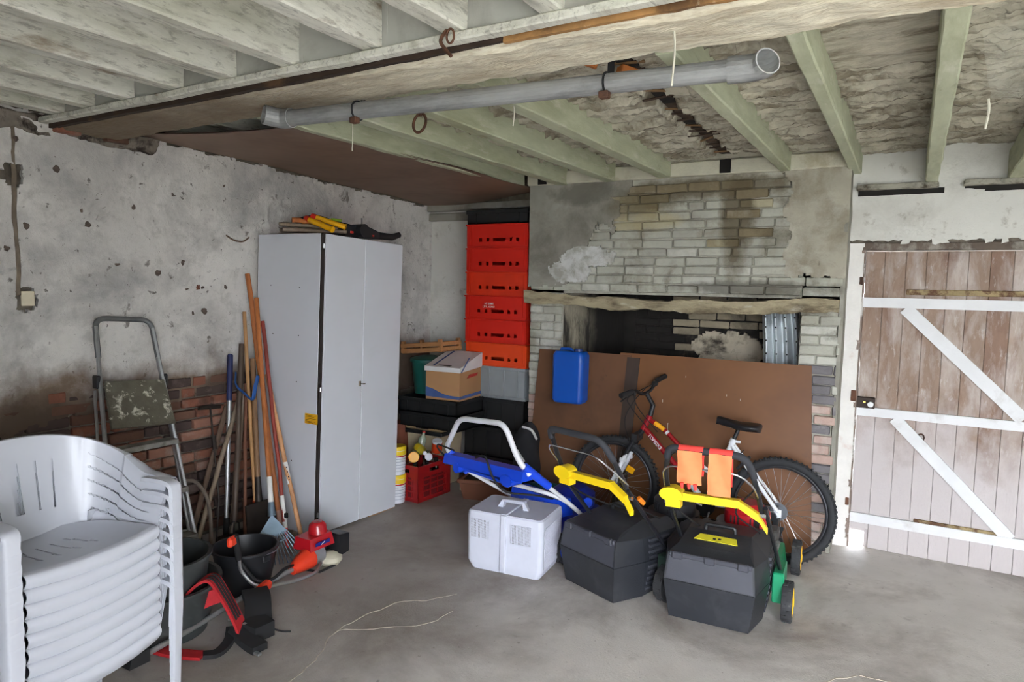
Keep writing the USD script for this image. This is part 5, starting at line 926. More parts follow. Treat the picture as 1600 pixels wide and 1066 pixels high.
def black_box(mw, off, rz, label_yellow=False):
    """faceted plastic grass catcher: upper and lower shell, hinged band, ribbed sides"""
    tr = lambda m: mv(mv(m, (0, .35, 0)).apply_transform(np.diag([1.05 if label_yellow else 1.0, 1, 1, 1])), (0, 0, 0), (0, 0, rz)).apply_translation((off[0], off[1] - .35, 0))
    up = hull([(sx * x, y, z) for sx in (-1, 1) for x, y, z in ((.208, -.60, .205), (.196, -.580, .338), (.247, -.40, .21), (.236, -.42, .335), (.24, -.14, .2), (.235, -.13, .345), (.165, -.50, .362), (.17, -.14, .385), (.15, -.33, .395))])
    lo = hull([(sx * x, y, z) for sx in (-1, 1) for x, y, z in ((.208, -.60, .203), (.183, -.572, .006), (.247, -.40, .208), (.222, -.39, .010), (.24, -.14, .198), (.2, -.16, .02))])
    g_ = part(mw, 'grass_box', tr(lo), gblack, label='black faceted plastic grass catcher')
    part(g_, 'lid', tr(up), gblack)
    part(g_, 'front_band', tr(hull([(sx * x, y, z) for sx in (-1, 1) for x, y, z in ((.199, -.6013, .210), (.188, -.5825, .330), (.188, -.570, .330), (.199, -.585, .210))])), gband, label='upper front band, coloured lighter where it tilts up to the light')  # paler grey paints in the light on this upward-tilted panel
    part(g_, 'hinge_rail', tr(bb((-.189, -.589, .320), (.189, -.570, .344), .004)), gband)
    for x in (-.15, -.0, .15): part(g_, 'hinge_clip', tr(bx((x, -.587, .330), (.05, .022, .036), .005)), gband)
    for s in (-1, 1):
        for k in range(9):
            z = .05 + k * .031 + (.02 if k > 4 else 0); inn = .012 * max(0, (.19 - z) / .19) * 2
            if z < .185 or z > .2: part(g_, 'vent_slat', tr(bx((s * (.238 - inn), -.29, z), (.022, .17, .017), .002, (0, s * 10, 0))), gband)
    part(g_, 'grip', tr(tube(round_path([(-.07, -.33, .398), (-.07, -.33, .425), (.07, -.33, .425), (.07, -.33, .398)], .015), .01, 8)), blackp, smooth=40)
    if label_yellow:
        a, b = np.array([-.165, -.50, .3465]), np.array([.165, -.50, .3465]); n_ = hull([(-.105, -.435, .3745), (.10, -.435, .3745), (.085, -.378, .3855), (-.085, -.378, .3855), (-.105, -.435, .3767), (.10, -.435, .3767), (.085, -.378, .3878), (-.085, -.378, .3878)])
        lb = part(g_, 'warning_label', tr(n_), mat('warning_yellow', S(226, 214, 50), .45), label='yellow warning label')
        part(lb, 'pictogram', tr(cat(bx((-.012, -.412, .3808), (.014, .014, .003), 0, (18, 0, 0)), bx((.012, -.408, .3816), (.014, .012, .003), 0, (18, 0, 0)))), blackm)
def yellow_mower(label, D, rz, box_off, box_rz, hx, deck, engine_red, hub, tr_=.275):
    mw = thing('lawn_mower', label, 'lawn mower', (D[0], D[1], 0), rz)
    part(mw, 'deck', hull([(sx * x, y, z) for sx in (-1, 1) for x, y, z in ((.225, -.18, .075), (.225, .26, .075), (.12, .35, .075), (.215, -.16, .19), (.21, .25, .19), (.11, .33, .185), (.14, -.12, .22), (.13, .2, .22))]), deck, smooth=20)
    part(mw, 'side_panel', bb((.20, -.36, .09), (.255, -.16, .245), .006), deck); part(mw, 'side_panel', bb((-.255, -.36, .09), (-.20, -.16, .245), .006), deck)
    for sx in (-1, 1):
        for y in (-.335, .30): wheel(mw, (sx * (tr_ if sx > 0 else .255), y, .102), .102, .05, hub, sx)
    e = part(mw, 'engine', cat(lathe([(0, .2), (.15, .2), (.155, .25), (.15, .335), (0, .345)], 28, (0, .08, 0)), hull([(x, y, z) for x in (-.10, -.03) for y in (.02, .22) for z in (.22, .30)]), hull([(x, y, z) for x in (-.15, .13) for y in (-.09, .02) for z in (.21, .30)])), mat('engine_black', S(34, 35, 38), .35, .2, var=.15), smooth=35)
    cov = hull([(.02 + .125 * math.cos(a), .09 + .115 * math.sin(a), z) for a in np.linspace(0, 2 * PI, 20) for z in (.285, .355)] + [(.02 + .075 * math.cos(a), .09 + .07 * math.sin(a), .405) for a in np.linspace(0, 2 * PI, 20)])
    cp = part(mw, 'engine_cover', mv(cov, (0, -.03, .055)), red if engine_red else mat('engine_cover_black', S(40, 40, 42), .4), smooth=25, label='red recoil starter cover' if engine_red else None)
    part(cp, 'vent', mv(cat([mv(bx((0, 0, 0), (.008, .006, .04)), (.02 + x, .09 - math.sqrt(max(0, 1 - (x / .125) ** 2)) * .115 + .0005, .322)) for x in (-.075, -.055, -.035, .03, .05)] + [bx((.085, -.0, .315), (.022, .03, .045), .003)]), (0, -.03, .055)), blackm)
    part(mw, 'muffler', bx((.16, .15, .27), (.05, .12, .07), .01), mat('muffler_grey', S(90, 88, 86), .5, .6)); part(mw, 'cable_guide', tube([(.18, -.05, .22), (.2, -.09, .31)], .012, 8), mat('zinc_cast', S(176, 176, 176), .35, .8))
    black_box(mw, box_off, box_rz, engine_red)
    X0, pv, mid, top = hx, (-.26, .205), (-.72, .675), (-.875, .935)
    arm = lambda s: [(s * .235, pv[0], pv[1]), (X0 * .75 + s * .225, mid[0], mid[1])]
    for s in (-1, 1): part(mw, 'lower_handle', tube(arm(s), .011, 8, squash=1.), blk_tube, smooth=40)
    part(mw, 'upper_handle', tube(round_path([(X0 * .75 + -.21, mid[0] + .04, mid[1] - .045), (X0 - .20, -.79, .80), (X0 - .165, top[0], top[1]), (X0 + .165, top[0], top[1]), (X0 + .20, -.79, .80), (X0 * .75 + .21, mid[0] + .04, mid[1] - .045)], .09, 8), .0125, 10), blk_tube, smooth=40, label='black U-shaped handlebar')
    part(mw, 'foam_grip', tube(round_path([(X0 - .18, -.85, .885), (X0 - .165, top[0], top[1]), (X0 + .165, top[0], top[1]), (X0 + .195, -.81, .83)], .085, 8), .0165, 10), foam, smooth=40)
    part(mw, 'bail_bar', tube(round_path([(X0 - .215, -.72, .70), (X0 - .20, -.84, .815), (X0 - .16, -.885, .855), (X0 + .14, -.885, .855), (X0 + .195, -.84, .80), (X0 + .215, -.72, .70)], .06, 7), .0042, 8), chrome, smooth=40, label='thin bent wire safety bar')
    y0 = -.735
    bar = cat(hull([(x, y0 + dy, z) for x, zc in ((X0 - .16, .680), (X0 + .13, .683)) for dy in (-.018, .018) for z in (zc - .019, zc + .017)]), hull([(x, y0 + dy, z) for x, zc in ((X0 + .128, .683), (X0 + .215, .635)) for dy in (-.017, .017) for z in (zc - .019, zc + .015)]))
    b_ = part(mw, 'control_bar', cat(bar, hull([(x, y0 + dy, z) for x, zc in ((X0 + .215, .63), (X0 + .255, .575)) for dy in (-.014, .014) for z in (zc - .012, zc + .012)])), yelp, label='yellow control crossbar')
    part(b_, 'control_housing', hull([(X0 - .175 + .055 * math.cos(a), y0 - .005 + dy, .688 + .034 * math.sin(a)) for a in np.linspace(0, 2 * PI, 14) for dy in (-.034, .034)]), yelp, smooth=30); part(b_, 'clamp', hull([(x, y0 + dy, z) for x in (X0 - .20, X0 - .13) for dy in (-.025, .025) for z in (.625, .66)]), yelp)
    part(mw, 'clamp_bolt', cat([cyl((X0 * .8 + s * .2 - .03, mid[0] + .03, .63), (X0 * .8 + s * .2 + .03, mid[0] + .03, .63), .012, 8) for s in (-1, 1)]), chrome)
    part(mw, 'lever', hull([(-.255 + dx, -.34 + dy, z) for dx in (-.02, .02) for dy in (-.03, .03) for z in (.27, .34)]), blackp)
    part(mw, 'cable', tube(smooth_path([(X0 - .18, -.72, .63), (-.2, -.5, .50), (-.17, -.2, .36), (-.1, .02, .28)], 6), .005, 6), blackm); part(mw, 'cable', tube(smooth_path([(X0 + .19, -.76, .76), (X0 + .1, -.62, .6), (.12, -.3, .42), (.08, .0, .3)], 6), .004, 6), blackm)
    part(mw, 'pull_cord_grip', tube([(X0 + .235, -.66, .63), (X0 + .245, -.63, .60)], .012, 8), mat('amber_knob', S(236, 130, 24), .4)); return mw
M3 = yellow_mower('green mower with a yellow crossbar, red engine cover and yellow-hubbed wheels', (-.745, 3.87), 4, (-.066, .0), -1, -.055, green, True, mat('yellow_hub', S(240, 190, 30), .4))
M2 = yellow_mower('black mower with a yellow crossbar, between the blue mower and the green one', (-1.17, 3.84), -17, (-.07, .0), -5, .05, mat('deck_black_green', S(34, 52, 44), .45), False, mat('dark_hub', S(66, 66, 68), .5), .25)
# blue mower with the white grass box
mblue = mat('mower_blue', S(20, 70, 208), .36, var=.05); dblue = mat('deck_blue', S(22, 44, 150), .4, var=.1); boxw = mat('white_grass_box_plastic', S(202, 204, 216), .5, var=.04, dirt=[(S(176, 172, 176), (.62, .78), 5, .4)])
BM = thing('lawn_mower', 'blue mower with a white tubular handle and a whitish grass box', 'lawn mower', (-1.87, 3.93, 0), -17)
part(BM, 'deck', hull([(sx * x, y, z) for sx in (-1, 1) for x, y, z in ((.22, -.2, .07), (.22, .22, .07), (.12, .30, .07), (.205, -.18, .2), (.20, .20, .2), (.11, .28, .18), (.16, -.15, .235), (.13, .16, .24))]), dblue, smooth=20)
part(BM, 'engine_hood', hull([(.0 + .15 * math.cos(a), .08 + .14 * math.sin(a), z) for a in np.linspace(0, 2 * PI, 18) for z in (.23, .31)] + [(.09 * math.cos(a), .08 + .08 * math.sin(a), .35) for a in np.linspace(0, 2 * PI, 18)]), dblue, smooth=25)
part(BM, 'rear_flap', hull([(x, y, z) for x in (-.2, .2) for y, z in ((-.30, .26), (-.14, .25), (-.16, .36), (-.28, .37))]), mblue)
for sx in (-1, 1):
    for y in (-.27, .20): wheel(BM, (sx * .262, y, .095), .095, .045, mblue, sx)
tr = lambda m: mv(mv(m, (0, .43, 0)).apply_transform(np.diag([1, 1, .87, 1])), (0, 0, 0), (0, 0, 23)).apply_translation((.085, -.515, 0))
bxm = loft([([(x * .90, y) for x, y in rrect(.47, .30, .03)], .004), ([(x, y) for x, y in rrect(.47, .33, .03)], .06), ([(x, y) for x, y in rrect(.475, .34, .03)], .36), ([(x * .985, y * .98) for x, y in rrect(.475, .34, .03)], .392), ([(x * .95, y * .94) for x, y in rrect(.475, .34, .03)], .402)])
gb = part(BM, 'grass_box', tr(mv(bxm, (0, -.43, 0))), boxw, smooth=30, label='whitish plastic grass box with mesh windows')
meshm = mat('grey_mesh', S(150, 150, 156), .6); meshd = mat('mesh_shade', S(128, 128, 132), .7)
def mesh_win(o_, u_, w_, h_, nx, nz_):
    u_ = np.array(u_, float); bars = [plane_map(bb((0, 0, -.002), (w_, h_, .0003)), o_, u_, (0, 0, 1))]
    lat = [plane_map(bb((i * w_ / nx - .0016, 0, 0), (i * w_ / nx + .0016, h_, .0022)), o_, u_, (0, 0, 1)) for i in range(nx + 1)] + [plane_map(bb((0, j * h_ / nz_ - .0016, 0), (w_, j * h_ / nz_ + .0016, .0018)), o_, u_, (0, 0, 1)) for j in range(nz_ + 1)]
    p = part(gb, 'mesh_window', tr(cat(bars)), meshd); part(gb, 'mesh_bars', tr(cat(lat)), boxw, kind='stuff')
mesh_win((-.205, -.6008, .225), (1, 0, 0), .115, .125, 13, 17); mesh_win((.045, -.6008, .225), (1, 0, 0), .125, .125, 14, 17); mesh_win((.2383, -.565, .07), (0, 1, 0), .25, .27, 26, 34)
part(gb, 'rib', tr(cat(bb((-.018, -.612, .02), (.018, -.590, .405), .006), bb((-.018, -.6, .398), (.018, -.27, .41), .004))), boxw)
part(gb, 'carry_handle', tr(hull([(-.10, -.47, .40), (-.07, -.47, .455), (-.06, -.43, .455), (-.09, -.43, .40), (-.055, -.47, .455), (-.055, -.43, .455), (-.065, -.47, .40), (-.065, -.43, .40)])), boxw); part(gb, 'carry_handle', tr(hull([(.10, -.47, .40), (.07, -.47, .455), (.06, -.43, .455), (.09, -.43, .40), (.055, -.47, .455), (.055, -.43, .455), (.065, -.47, .40), (.065, -.43, .40)])), boxw)
part(gb, 'grip', tr(bb((-.072, -.472, .436), (.072, -.428, .458), .008)), boxw)
hx = -.065
LEGS = {-1: [(-.36, -.565, .50), (-.285, -.42, .40), (-.205, -.2, .25), (-.19, -.08, .20)], 1: [(.295, -.55, .575), (.325, -.36, .425), (.335, -.22, .31), (.20, -.06, .20)]}
def leg(s): return tube(round_path(LEGS[s], .05), .0125, 10)
for s in (-1, 1): part(BM, 'lower_handle', leg(s), white_tube, smooth=40)
part(BM, 'cross_tube', tube(round_path([(-.30, -.40, .392), (-.335, -.45, .434), (.24, -.45, .466), (.315, -.36, .425), (.335, -.24, .325)], .06, 7), .0125, 10), white_tube, smooth=40)
part(BM, 'handlebar', tube(round_path([(-.415, -.61, .575), (-.425, -.64, .63), (-.225, -.70, .850), (.175, -.70, .885), (.235, -.645, .68), (.285, -.60, .60)], .065, 9), .0165, 12), white_tube, smooth=40, label='white tubular handlebar')
pn = part(BM, 'control_panel', hull([(hx + x, y, z + dz) for x, dz in ((-.365, -.012), (.345, .022)) for y, z in ((-.665, .545), (-.65, .603), (-.58, .605), (-.575, .545))]), mblue, label='blue handle console')
part(pn, 'underside', hull([(hx + x, y, z) for x, zz in ((-.2, .0), (.22, .0), (-.16, -.015), (.19, -.015)) for y in (-.645, -.585) for z in (.535 + zz,)]), mblue); part(pn, 'side_lobe', hull([(hx + .225 + .05 * math.cos(a), -.65 + dy, .550 + .034 * math.sin(a)) for a in np.linspace(0, 2 * PI, 12) for dy in (-.02, .07)]), mblue, smooth=30); part(pn, 'side_lobe', hull([(hx - .235 + .03 * math.cos(a), -.65 + dy, .528 + .034 * math.sin(a)) for a in np.linspace(0, 2 * PI, 12) for dy in (-.015, .07)]), mblue, smooth=30)
for s, (p1, p2) in {-1: ((-.418, -.625, .60), (-.345, -.53, .47)), 1: ((.262, -.625, .645), (.318, -.48, .52))}.items(): part(BM, 'sleeve', tube([p1, p2], [.027, .024], 10), mblue, smooth=40, label='blue joint sleeve')
lg = cat(*[plane_map(m_, (hx - .10, -.659, .552), (1, 0, 0), np.array([0, .21, .978])) for m_ in (bb((0, 0, 0), (.20, .0025, .0012)), bb((0, .028, 0), (.20, .0305, .0012)), bb((0, 0, 0), (.0025, .03, .0012)))], plane_map(meshkit.text_mesh('/', .02, .0012, True), (hx - .06, -.6590, .556), (1, 0, 0), np.array([0, .21, .978])), plane_map(meshkit.text_mesh('EL', .018, .0012, True), (hx + .02, -.6590, .557), (1, 0, 0), np.array([0, .21, .978])))
part(pn, 'logo', lg, mat('logo_white', S(210, 216, 232), .5), label='white outlined logo'); part(pn, 'logo_dot', bx((hx - .012, -.654, .575), (.014, .004, .006)), redp)
part(BM, 'bail_bar', tube(round_path([(-.455, -.60, .54), (-.47, -.68, .62), (-.43, -.71, .66), (-.25, -.72, .655)], .04, 6), .0055, 8), blackm, smooth=40); part(BM, 'lever', tube(smooth_path([(-.47, -.61, .515), (-.42, -.63, .53), (-.33, -.62, .54)], 5), .012, 8), blackp, smooth=40)
part(BM, 'cable', tube(smooth_path([(hx - .05, -.66, .63), (hx + .07, -.69, .66), (hx + .13, -.68, .55), (hx + .16, -.60, .46), (hx + .24, -.42, .42), (.12, -.1, .3)], 8), .006, 8), blackm, smooth=40)
part(BM, 'knob', lathe([(0, .03), (.03, .028), (.034, .01), (.03, 0), (0, 0)], 20, (.325, -.14, .355), (.3, -.8, .3)), mblue, smooth=40)
# orange cloths over the green mower's handlebar
cl_o = mat('faded_orange_cloth', S(250, 140, 88), .85, var=.05, scale=30); cl_r = mat('red_edge_cloth', S(236, 70, 62), .85, var=.05)
fw_ = np.array([-math.sin(math.radians(4)), math.cos(math.radians(4)), 0]); rt_ = np.array([fw_[1], -fw_[0], 0])
def cloth(label, xc, w, l, seed):
    bar_c = np.array([-.745, 3.87, 0]) + rt_ * (-.055 + xc) + fw_ * -.875; t = thing('orange_cloth', label, 'cloth', bar_c + [0, 0, .935], 4)
    def strip(y0, z0, s_, la, lb, m, nm, r=.0195):
        P_ = [(r * s_ * 1.05 + .006 * s_ * (1 + math.sin(k * 9 + seed)), -z) for k, z in ((k, la + (lb - la) * k) for k in np.linspace(0, 1, 9))]
        front = [(np.array([x_, s_ * abs(p[0]), p[1]]) + np.array([0, .005 * math.sin(x_ * 60 + seed + p[1] * 20), 0])) for p in P_ for x_ in np.linspace(-w / 2, w / 2, 9)]
        v = np.array(front); i = np.arange(81).reshape(9, 9); a, b, c, d_ = i[:-1, :-1].ravel(), i[1:, :-1].ravel(), i[1:, 1:].ravel(), i[:-1, 1:].ravel(); f = np.vstack([np.stack([a, b, c], 1), np.stack([a, c, d_], 1)])
        e = np.concatenate([i[:, 0], i[-1, 1:], i[::-1, -1][1:], i[0, ::-1][1:]]); sd_ = np.vstack([[(p, q, q + 81), (p, q + 81, p + 81)] for p, q in zip(e, e[1:])])
        m_ = T.Trimesh(np.vstack([v, v - [0, s_ * .003, 0]]), np.vstack([f, f[:, ::-1] + 81, sd_]), process=False); T.repair.fix_normals(m_); return part(t, nm, m_, m, smooth=40)
    strip(0, 0, -1, .0, l, cl_o, 'front_flap'); strip(0, 0, 1, .0, l * .8, cl_r, 'back_flap')
    ang = np.linspace(PI, 0, 9); top = np.array([(x_, .0205 * math.cos(a), .0205 * math.sin(a)) for a in ang for x_ in (-w / 2, w / 2)]); top2 = top * [1, .86, .86]; f = []
    for k in range(8):
        a = k * 2; f += [(a, a + 1, a + 3), (a, a + 3, a + 2)]
    n_ = len(top); m_ = T.Trimesh(np.vstack([top, top2]), np.vstack([f, np.array(f)[:, ::-1] + n_]), process=False); part(t, 'top_edge', m_, cl_r, smooth=40, label='red top edge'); return t
c1 = cloth('left one of two orange cloths draped over the handlebar of the green mower', -.068, .108, .150, 1)
for x in (-.03, 0, .028): part(c1, 'fringe', tube([(x, -.03, -.145), (x + .003, -.03, -.17)], [.009, .006], 8), cl_r, smooth=40, label='red tips under the flap')
cloth('longer right one of two orange cloths draped over the handlebar of the green mower', .062, .098, .185, 3)
# ---- bicycle ----------------------------------------------------------------------------------------------------
BK = thing('bicycle', 'red and white mountain bike with a black saddle leaning on the hardboard', 'bicycle', (-1.15, 4.293, 0))
lean = math.tan(math.radians(5.5))
def bp(x, z, y=0.): return np.array([x + 1.15, z * lean + y, z])
tyre = mat('bicycle_tyre', S(40, 41, 44), .8, var=.15, scale=20); alu_rim = mat('rim_metal', S(60, 60, 64), .4, .5); spk = mat('spoke_steel', S(206, 206, 208), .25, .9)
bred = mat('bike_red', S(150, 16, 26), .28, var=.05, coat=.4); bwhite = mat('bike_white', S(226, 228, 232), .3, var=.03, coat=.3)
def bwheel(cx, cz, R_, n_sp, nm):
    ang = np.linspace(0, 2 * PI, 72, endpoint=False); ring = lambda r_, y=0: np.array([bp(cx + r_ * math.cos(a), cz + r_ * math.sin(a), y) for a in ang])
    kn = []
    for k in range(64):
        a = k * 2 * PI / 64
        for yy in (-.014, .014):
            c = bp(cx + (R_ - .002) * math.cos(a + (.04 if yy > 0 else 0)), cz + (R_ - .002) * math.sin(a + (.04 if yy > 0 else 0)), yy); kn.append(bx(c, (.012, .014, .012), .002, (0, -math.degrees(a), 0)))
    w_ = part(BK, nm, tube(ring(R_ - .024), .0245, 12, closed=True), tyre, smooth=40)
    part(w_, 'tread_knobs', cat(kn), tyre, kind='stuff'); part(w_, 'rim', tube(ring(R_ - .052), .012, 8, closed=True), alu_rim, smooth=40)
    sp = []
    for k in range(n_sp):
        a = k * 2 * PI / n_sp; o_ = .028 * (1 if k % 2 else -1); b_ = a + (.42 if (k // 2) % 2 else -.42)
        sp.append(tube([bp(cx + .024 * math.cos(b_), cz + .024 * math.sin(b_), o_), bp(cx + (R_ - .055) * math.cos(a), cz + (R_ - .055) * math.sin(a))], .0014, 5))
    part(w_, 'spokes', cat(sp), spk, kind='stuff'); part(w_, 'hub', cat(cyl(bp(cx, cz, -.045), bp(cx, cz, .045), .018, 14), cyl(bp(cx, cz, -.032), bp(cx, cz, -.026), .028, 16), cyl(bp(cx, cz, .026), bp(cx, cz, .032), .028, 16)), steel, smooth=40); return w_
rw = bwheel(-.62, .318, .318, 32, 'rear_wheel'); fwh = bwheel(-1.69, .318, .318, 32, 'front_wheel')
part(BK, 'cassette', cat(*[cyl(bp(-.62, .318, -.05 + .006 * k), bp(-.62, .318, -.047 + .006 * k), .03 + .006 * k, 22) for k in range(5)]), mat('dull_sprocket', S(126, 130, 136), .4, .8))
part(rw, 'reflector', bx(bp(-1.665 + 1.03, .52), (.01, .02, .05), .003), mat('amber_reflector', S(240, 150, 20), .3)) if False else None
part(fwh, 'reflector', bx(bp(-1.573, .425, -.015), (.058, .012, .045), .01, (0, 25, 0)), mat('amber_reflector', S(250, 176, 20), .25), label='amber wheel reflector')
H1, H0 = (-1.465, .80), (-1.505, .70)
part(BK, 'head_tube', tube([bp(*H0), bp(*H1)], .021, 14), bred, smooth=40)
tt = smooth_path([bp(-1.47, .775), bp(-1.36, .715), bp(-1.25, .625), bp(-1.13, .535), bp(-1.01, .46)], 8); kq = int(len(tt) * .52)
part(BK, 'top_tube', tube(tt[:kq + 1], .0155, 12), bred, smooth=40, label='dark red front half of the top tube'); part(BK, 'top_tube', tube(tt[kq:], .0155, 12), bwhite, smooth=40, label='white rear half of the top tube')
dt = [bp(-1.50, .715), bp(-1.245, .475), bp(-1.07, .295)]
dn_ = part(BK, 'down_tube', tube([dt[0], dt[1]], .0195, 12), bred, smooth=40, label='dark red upper half of the down tube'); part(BK, 'down_tube', tube([dt[1], dt[2]], .0195, 12), bwhite, smooth=40, label='white lower half of the down tube')
ud = dt[1] - dt[0]; ud /= np.linalg.norm(ud); vd = np.cross(np.array([0, -1, lean]), ud); vd /= np.linalg.norm(vd)
part(dn_, 'lettering', plane_map(meshkit.text_mesh('TOPBIKE', .021, .0012, True), dt[0] + ud * .055 + np.array([0, -.0192, 0]) - vd * .010, ud, vd), mat('lettering_white', S(222, 222, 230), .5), label='white TOPBIKE lettering')
part(BK, 'decal', tube(tt[3:9], .0161, 12), mat('yellow_decal', S(240, 170, 30), .4), smooth=40, label='yellow decal band'); part(BK, 'decal', tube(tt[9:11], .0161, 12), bwhite, smooth=40)
ST, BB_ = (-.918, .70), (-1.065, .288)
part(BK, 'seat_tube', tube([bp(*ST), bp(*BB_)], .0165, 12), bwhite, smooth=40)
part(BK, 'seat_clamp', cat(tube([bp(-.912, .715), bp(-.925, .68)], .0205, 12), bx(bp(-.885, .70), (.03, .02, .015), .003)), bwhite, smooth=40)
part(BK, 'seat_post', tube([bp(-.92, .69), bp(-.885, .79)], .0125, 12), blackp, smooth=40)
for s in (-1, 1):
    part(BK, 'seat_stay', tube([bp(-.915, .675, s * .022), bp(-.62, .325, s * .055)], .0125 if s < 0 else .0105, 10), bwhite, smooth=40); part(BK, 'chain_stay', tube([bp(-1.055, .29, s * .03), bp(-.62, .313, s * .055)], .0115, 10), bwhite, smooth=40)
part(BK, 'dropout', cat(bx(bp(-.62, .316, -.056), (.045, .006, .05), .002), cyl(bp(-.62, .318, -.075), bp(-.62, .318, .075), .008, 10)), bwhite)
sd_ = []
prof = [(-.135, .012, .0), (-.12, .024, .004), (-.06, .035, .0), (.0, .06, -.004), (.06, .082, .0), (.11, .078, .006), (.135, .045, .004)]
secs = []
for x, w_, dz in prof: secs.append([(x, w_ * math.cos(a), dz + (.018 if math.sin(a) > 0 else .034) * math.sin(a)) for a in np.linspace(0, 2 * PI, 16, endpoint=False)])
v = np.array(secs).reshape(-1, 3); f = []
for i_ in range(len(secs) - 1):
    for k in range(16):
        l = (k + 1) % 16; f += [(i_ * 16 + k, i_ * 16 + l, (i_ + 1) * 16 + l), (i_ * 16 + k, (i_ + 1) * 16 + l, (i_ + 1) * 16 + k)]
e = (len(secs) - 1) * 16; f += [(0, k + 1, k) for k in range(1, 15)] + [(e, e + k, e + k + 1) for k in range(1, 15)]
sm = T.Trimesh(v, np.array(f), process=False); T.repair.fix_normals(sm); part(BK, 'saddle', mv(mv(sm, (0, 0, 0), (0, 6, 0)), bp(-.89, .812)), mat('saddle_vinyl', S(30, 30, 33), .45), smooth=50)
part(BK, 'saddle_rails', cat(tube([bp(-.945, .79, -.02), bp(-.88, .782, -.02), bp(-.81, .795, -.03)], .0035, 6), tube([bp(-.945, .79, .02), bp(-.88, .782, .02), bp(-.81, .795, .03)], .0035, 6)), steel)
# fork, stem, bar
CR = (-1.545, .645)
part(BK, 'fork_crown', cat(tube([bp(-1.505, .70), bp(*CR)], .018, 10), hull([bp(-1.545 + dx, .645 + dz, y) for dx in (-.02, .02) for dz in (-.02, .03) for y in (-.06, .06)])), blackp, smooth=30)
for s in (-1, 1):
    part(BK, 'fork_leg', tube([bp(-1.55, .63, s * .058), bp(-1.60, .525, s * .058)], .0135, 10), blackp, smooth=40, label='black upper fork leg'); lw = part(BK, 'fork_slider', tube([bp(-1.592, .54, s * .058), bp(-1.62, .47, s * .058), bp(-1.69, .318, s * .055)], [.013, .017, .013], 10), bwhite, smooth=40, label='white fork slider')
    part(lw, 'brake_arch', bx(bp(-1.612, .495, s * .062), (.045, .02, .03), .005), bwhite)
part(BK, 'stem', cat(tube([bp(-1.462, .80), bp(-1.448, .875)], .017, 12), tube([bp(-1.448, .87), bp(-1.50, .945)], .015, 12)), blackp, smooth=40)
bc = bp(-1.50, .948); bdv = np.array([.26, .95, .17])
bdv /= np.linalg.norm(bdv)
part(BK, 'handlebar', tube(round_path([bc - bdv * .28 + [0, 0, .045], bc - bdv * .13 + [0, 0, .05], bc - bdv * .05, bc + bdv * .05, bc + bdv * .11 + [0, 0, .05], bc + bdv * .215 + [0, 0, .058]], .04), .0115, 10), blackp, smooth=40)
for s in (-1, 1):
    part(BK, 'grip', tube([bc + s * bdv * (.17 if s < 0 else .12) + [0, 0, .052], bc + s * bdv * (.29 if s < 0 else .222) + [0, 0, .057]], .0175, 10), blackm, smooth=40); part(BK, 'brake_lever', cat(bx(bc + s * bdv * (.145 if s < 0 else .105) + [-.005, 0, .035], (.04, .035, .03), .008), tube([bc + s * bdv * .11 + [-.02, 0, .03], bc + s * bdv * .15 + [-.055, 0, .0], bc + s * bdv * .20 + [-.055, 0, -.01]], .006, 6)), blackp)
for k, (p1, p2) in enumerate((((-1.60, .98), (-1.47, .72)), ((-1.58, .93), (-1.56, .55)), ((-1.57, 1.0), (-1.40, .70)))): part(BK, 'cable', tube(smooth_path([bc + bdv * (.12 - .12 * k) + [0, 0, .04], bp(p1[0], p1[1] - .06, -.05), bp((p1[0] + p2[0]) / 2 - .05, (p1[1] + p2[1]) / 2, -.05), bp(*p2, -.02)], 6), .0028, 6), blackm)
part(BK, 'brake_caliper', cat(bx(bp(-.845, .575, -.045), (.02, .02, .09), .004, (0, 40, 0)), bx(bp(-.845, .575, .045), (.02, .02, .09), .004, (0, 40, 0)), tube([bp(-.87, .62, -.05), bp(-.85, .65, 0), bp(-.87, .62, .05)], .003, 6)), blackp)
part(BK, 'chainring', cat(cyl(bp(-1.065, .288, -.048), bp(-1.065, .288, -.044), .075, 32), cyl(bp(-1.065, .288, -.058), bp(-1.065, .288, -.054), .05, 28)), mat('dark_chainring', S(46, 46, 48), .4, .6)); part(BK, 'crank', tube([bp(-1.065, .288, -.07), bp(-1.205, .33, -.085)], .010, 8), chrome, smooth=40); part(BK, 'crank', tube([bp(-1.065, .288, .07), bp(-.925, .246, .08)], .010, 8), chrome, smooth=40)
part(BK, 'pedal', bx(bp(-1.205, .33, -.13), (.09, .08, .026), .005), blackp); part(BK, 'pedal', bx(bp(-.92, .245, .11), (.09, .05, .022), .005), blackp)
part(BK, 'kickstand', tube([bp(-1.02, .27, -.03), bp(-1.075, .06, -.10), bp(-1.08, .03, -.10)], .008, 8), chrome, smooth=40)
part(BK, 'derailleur', cat(bx(bp(-.625, .27, -.075), (.035, .025, .05), .006), bx(bp(-.60, .20, -.07), (.02, .012, .10), .004, (0, 20, 0)), cyl(bp(-.595, .165, -.078), bp(-.595, .165, -.066), .02, 12), cyl(bp(-.645, .30, -.09), bp(-.645, .30, -.07), .026, 14)), blackp)
ch = tube([bp(-1.065, .363, -.046), bp(-.62, .355, -.043), bp(-.59, .19, -.07), bp(-.64, .16, -.065), bp(-1.065, .213, -.046)], .004, 6); part(BK, 'chain', ch, mat('chain_steel', S(70, 68, 66), .4, .8))
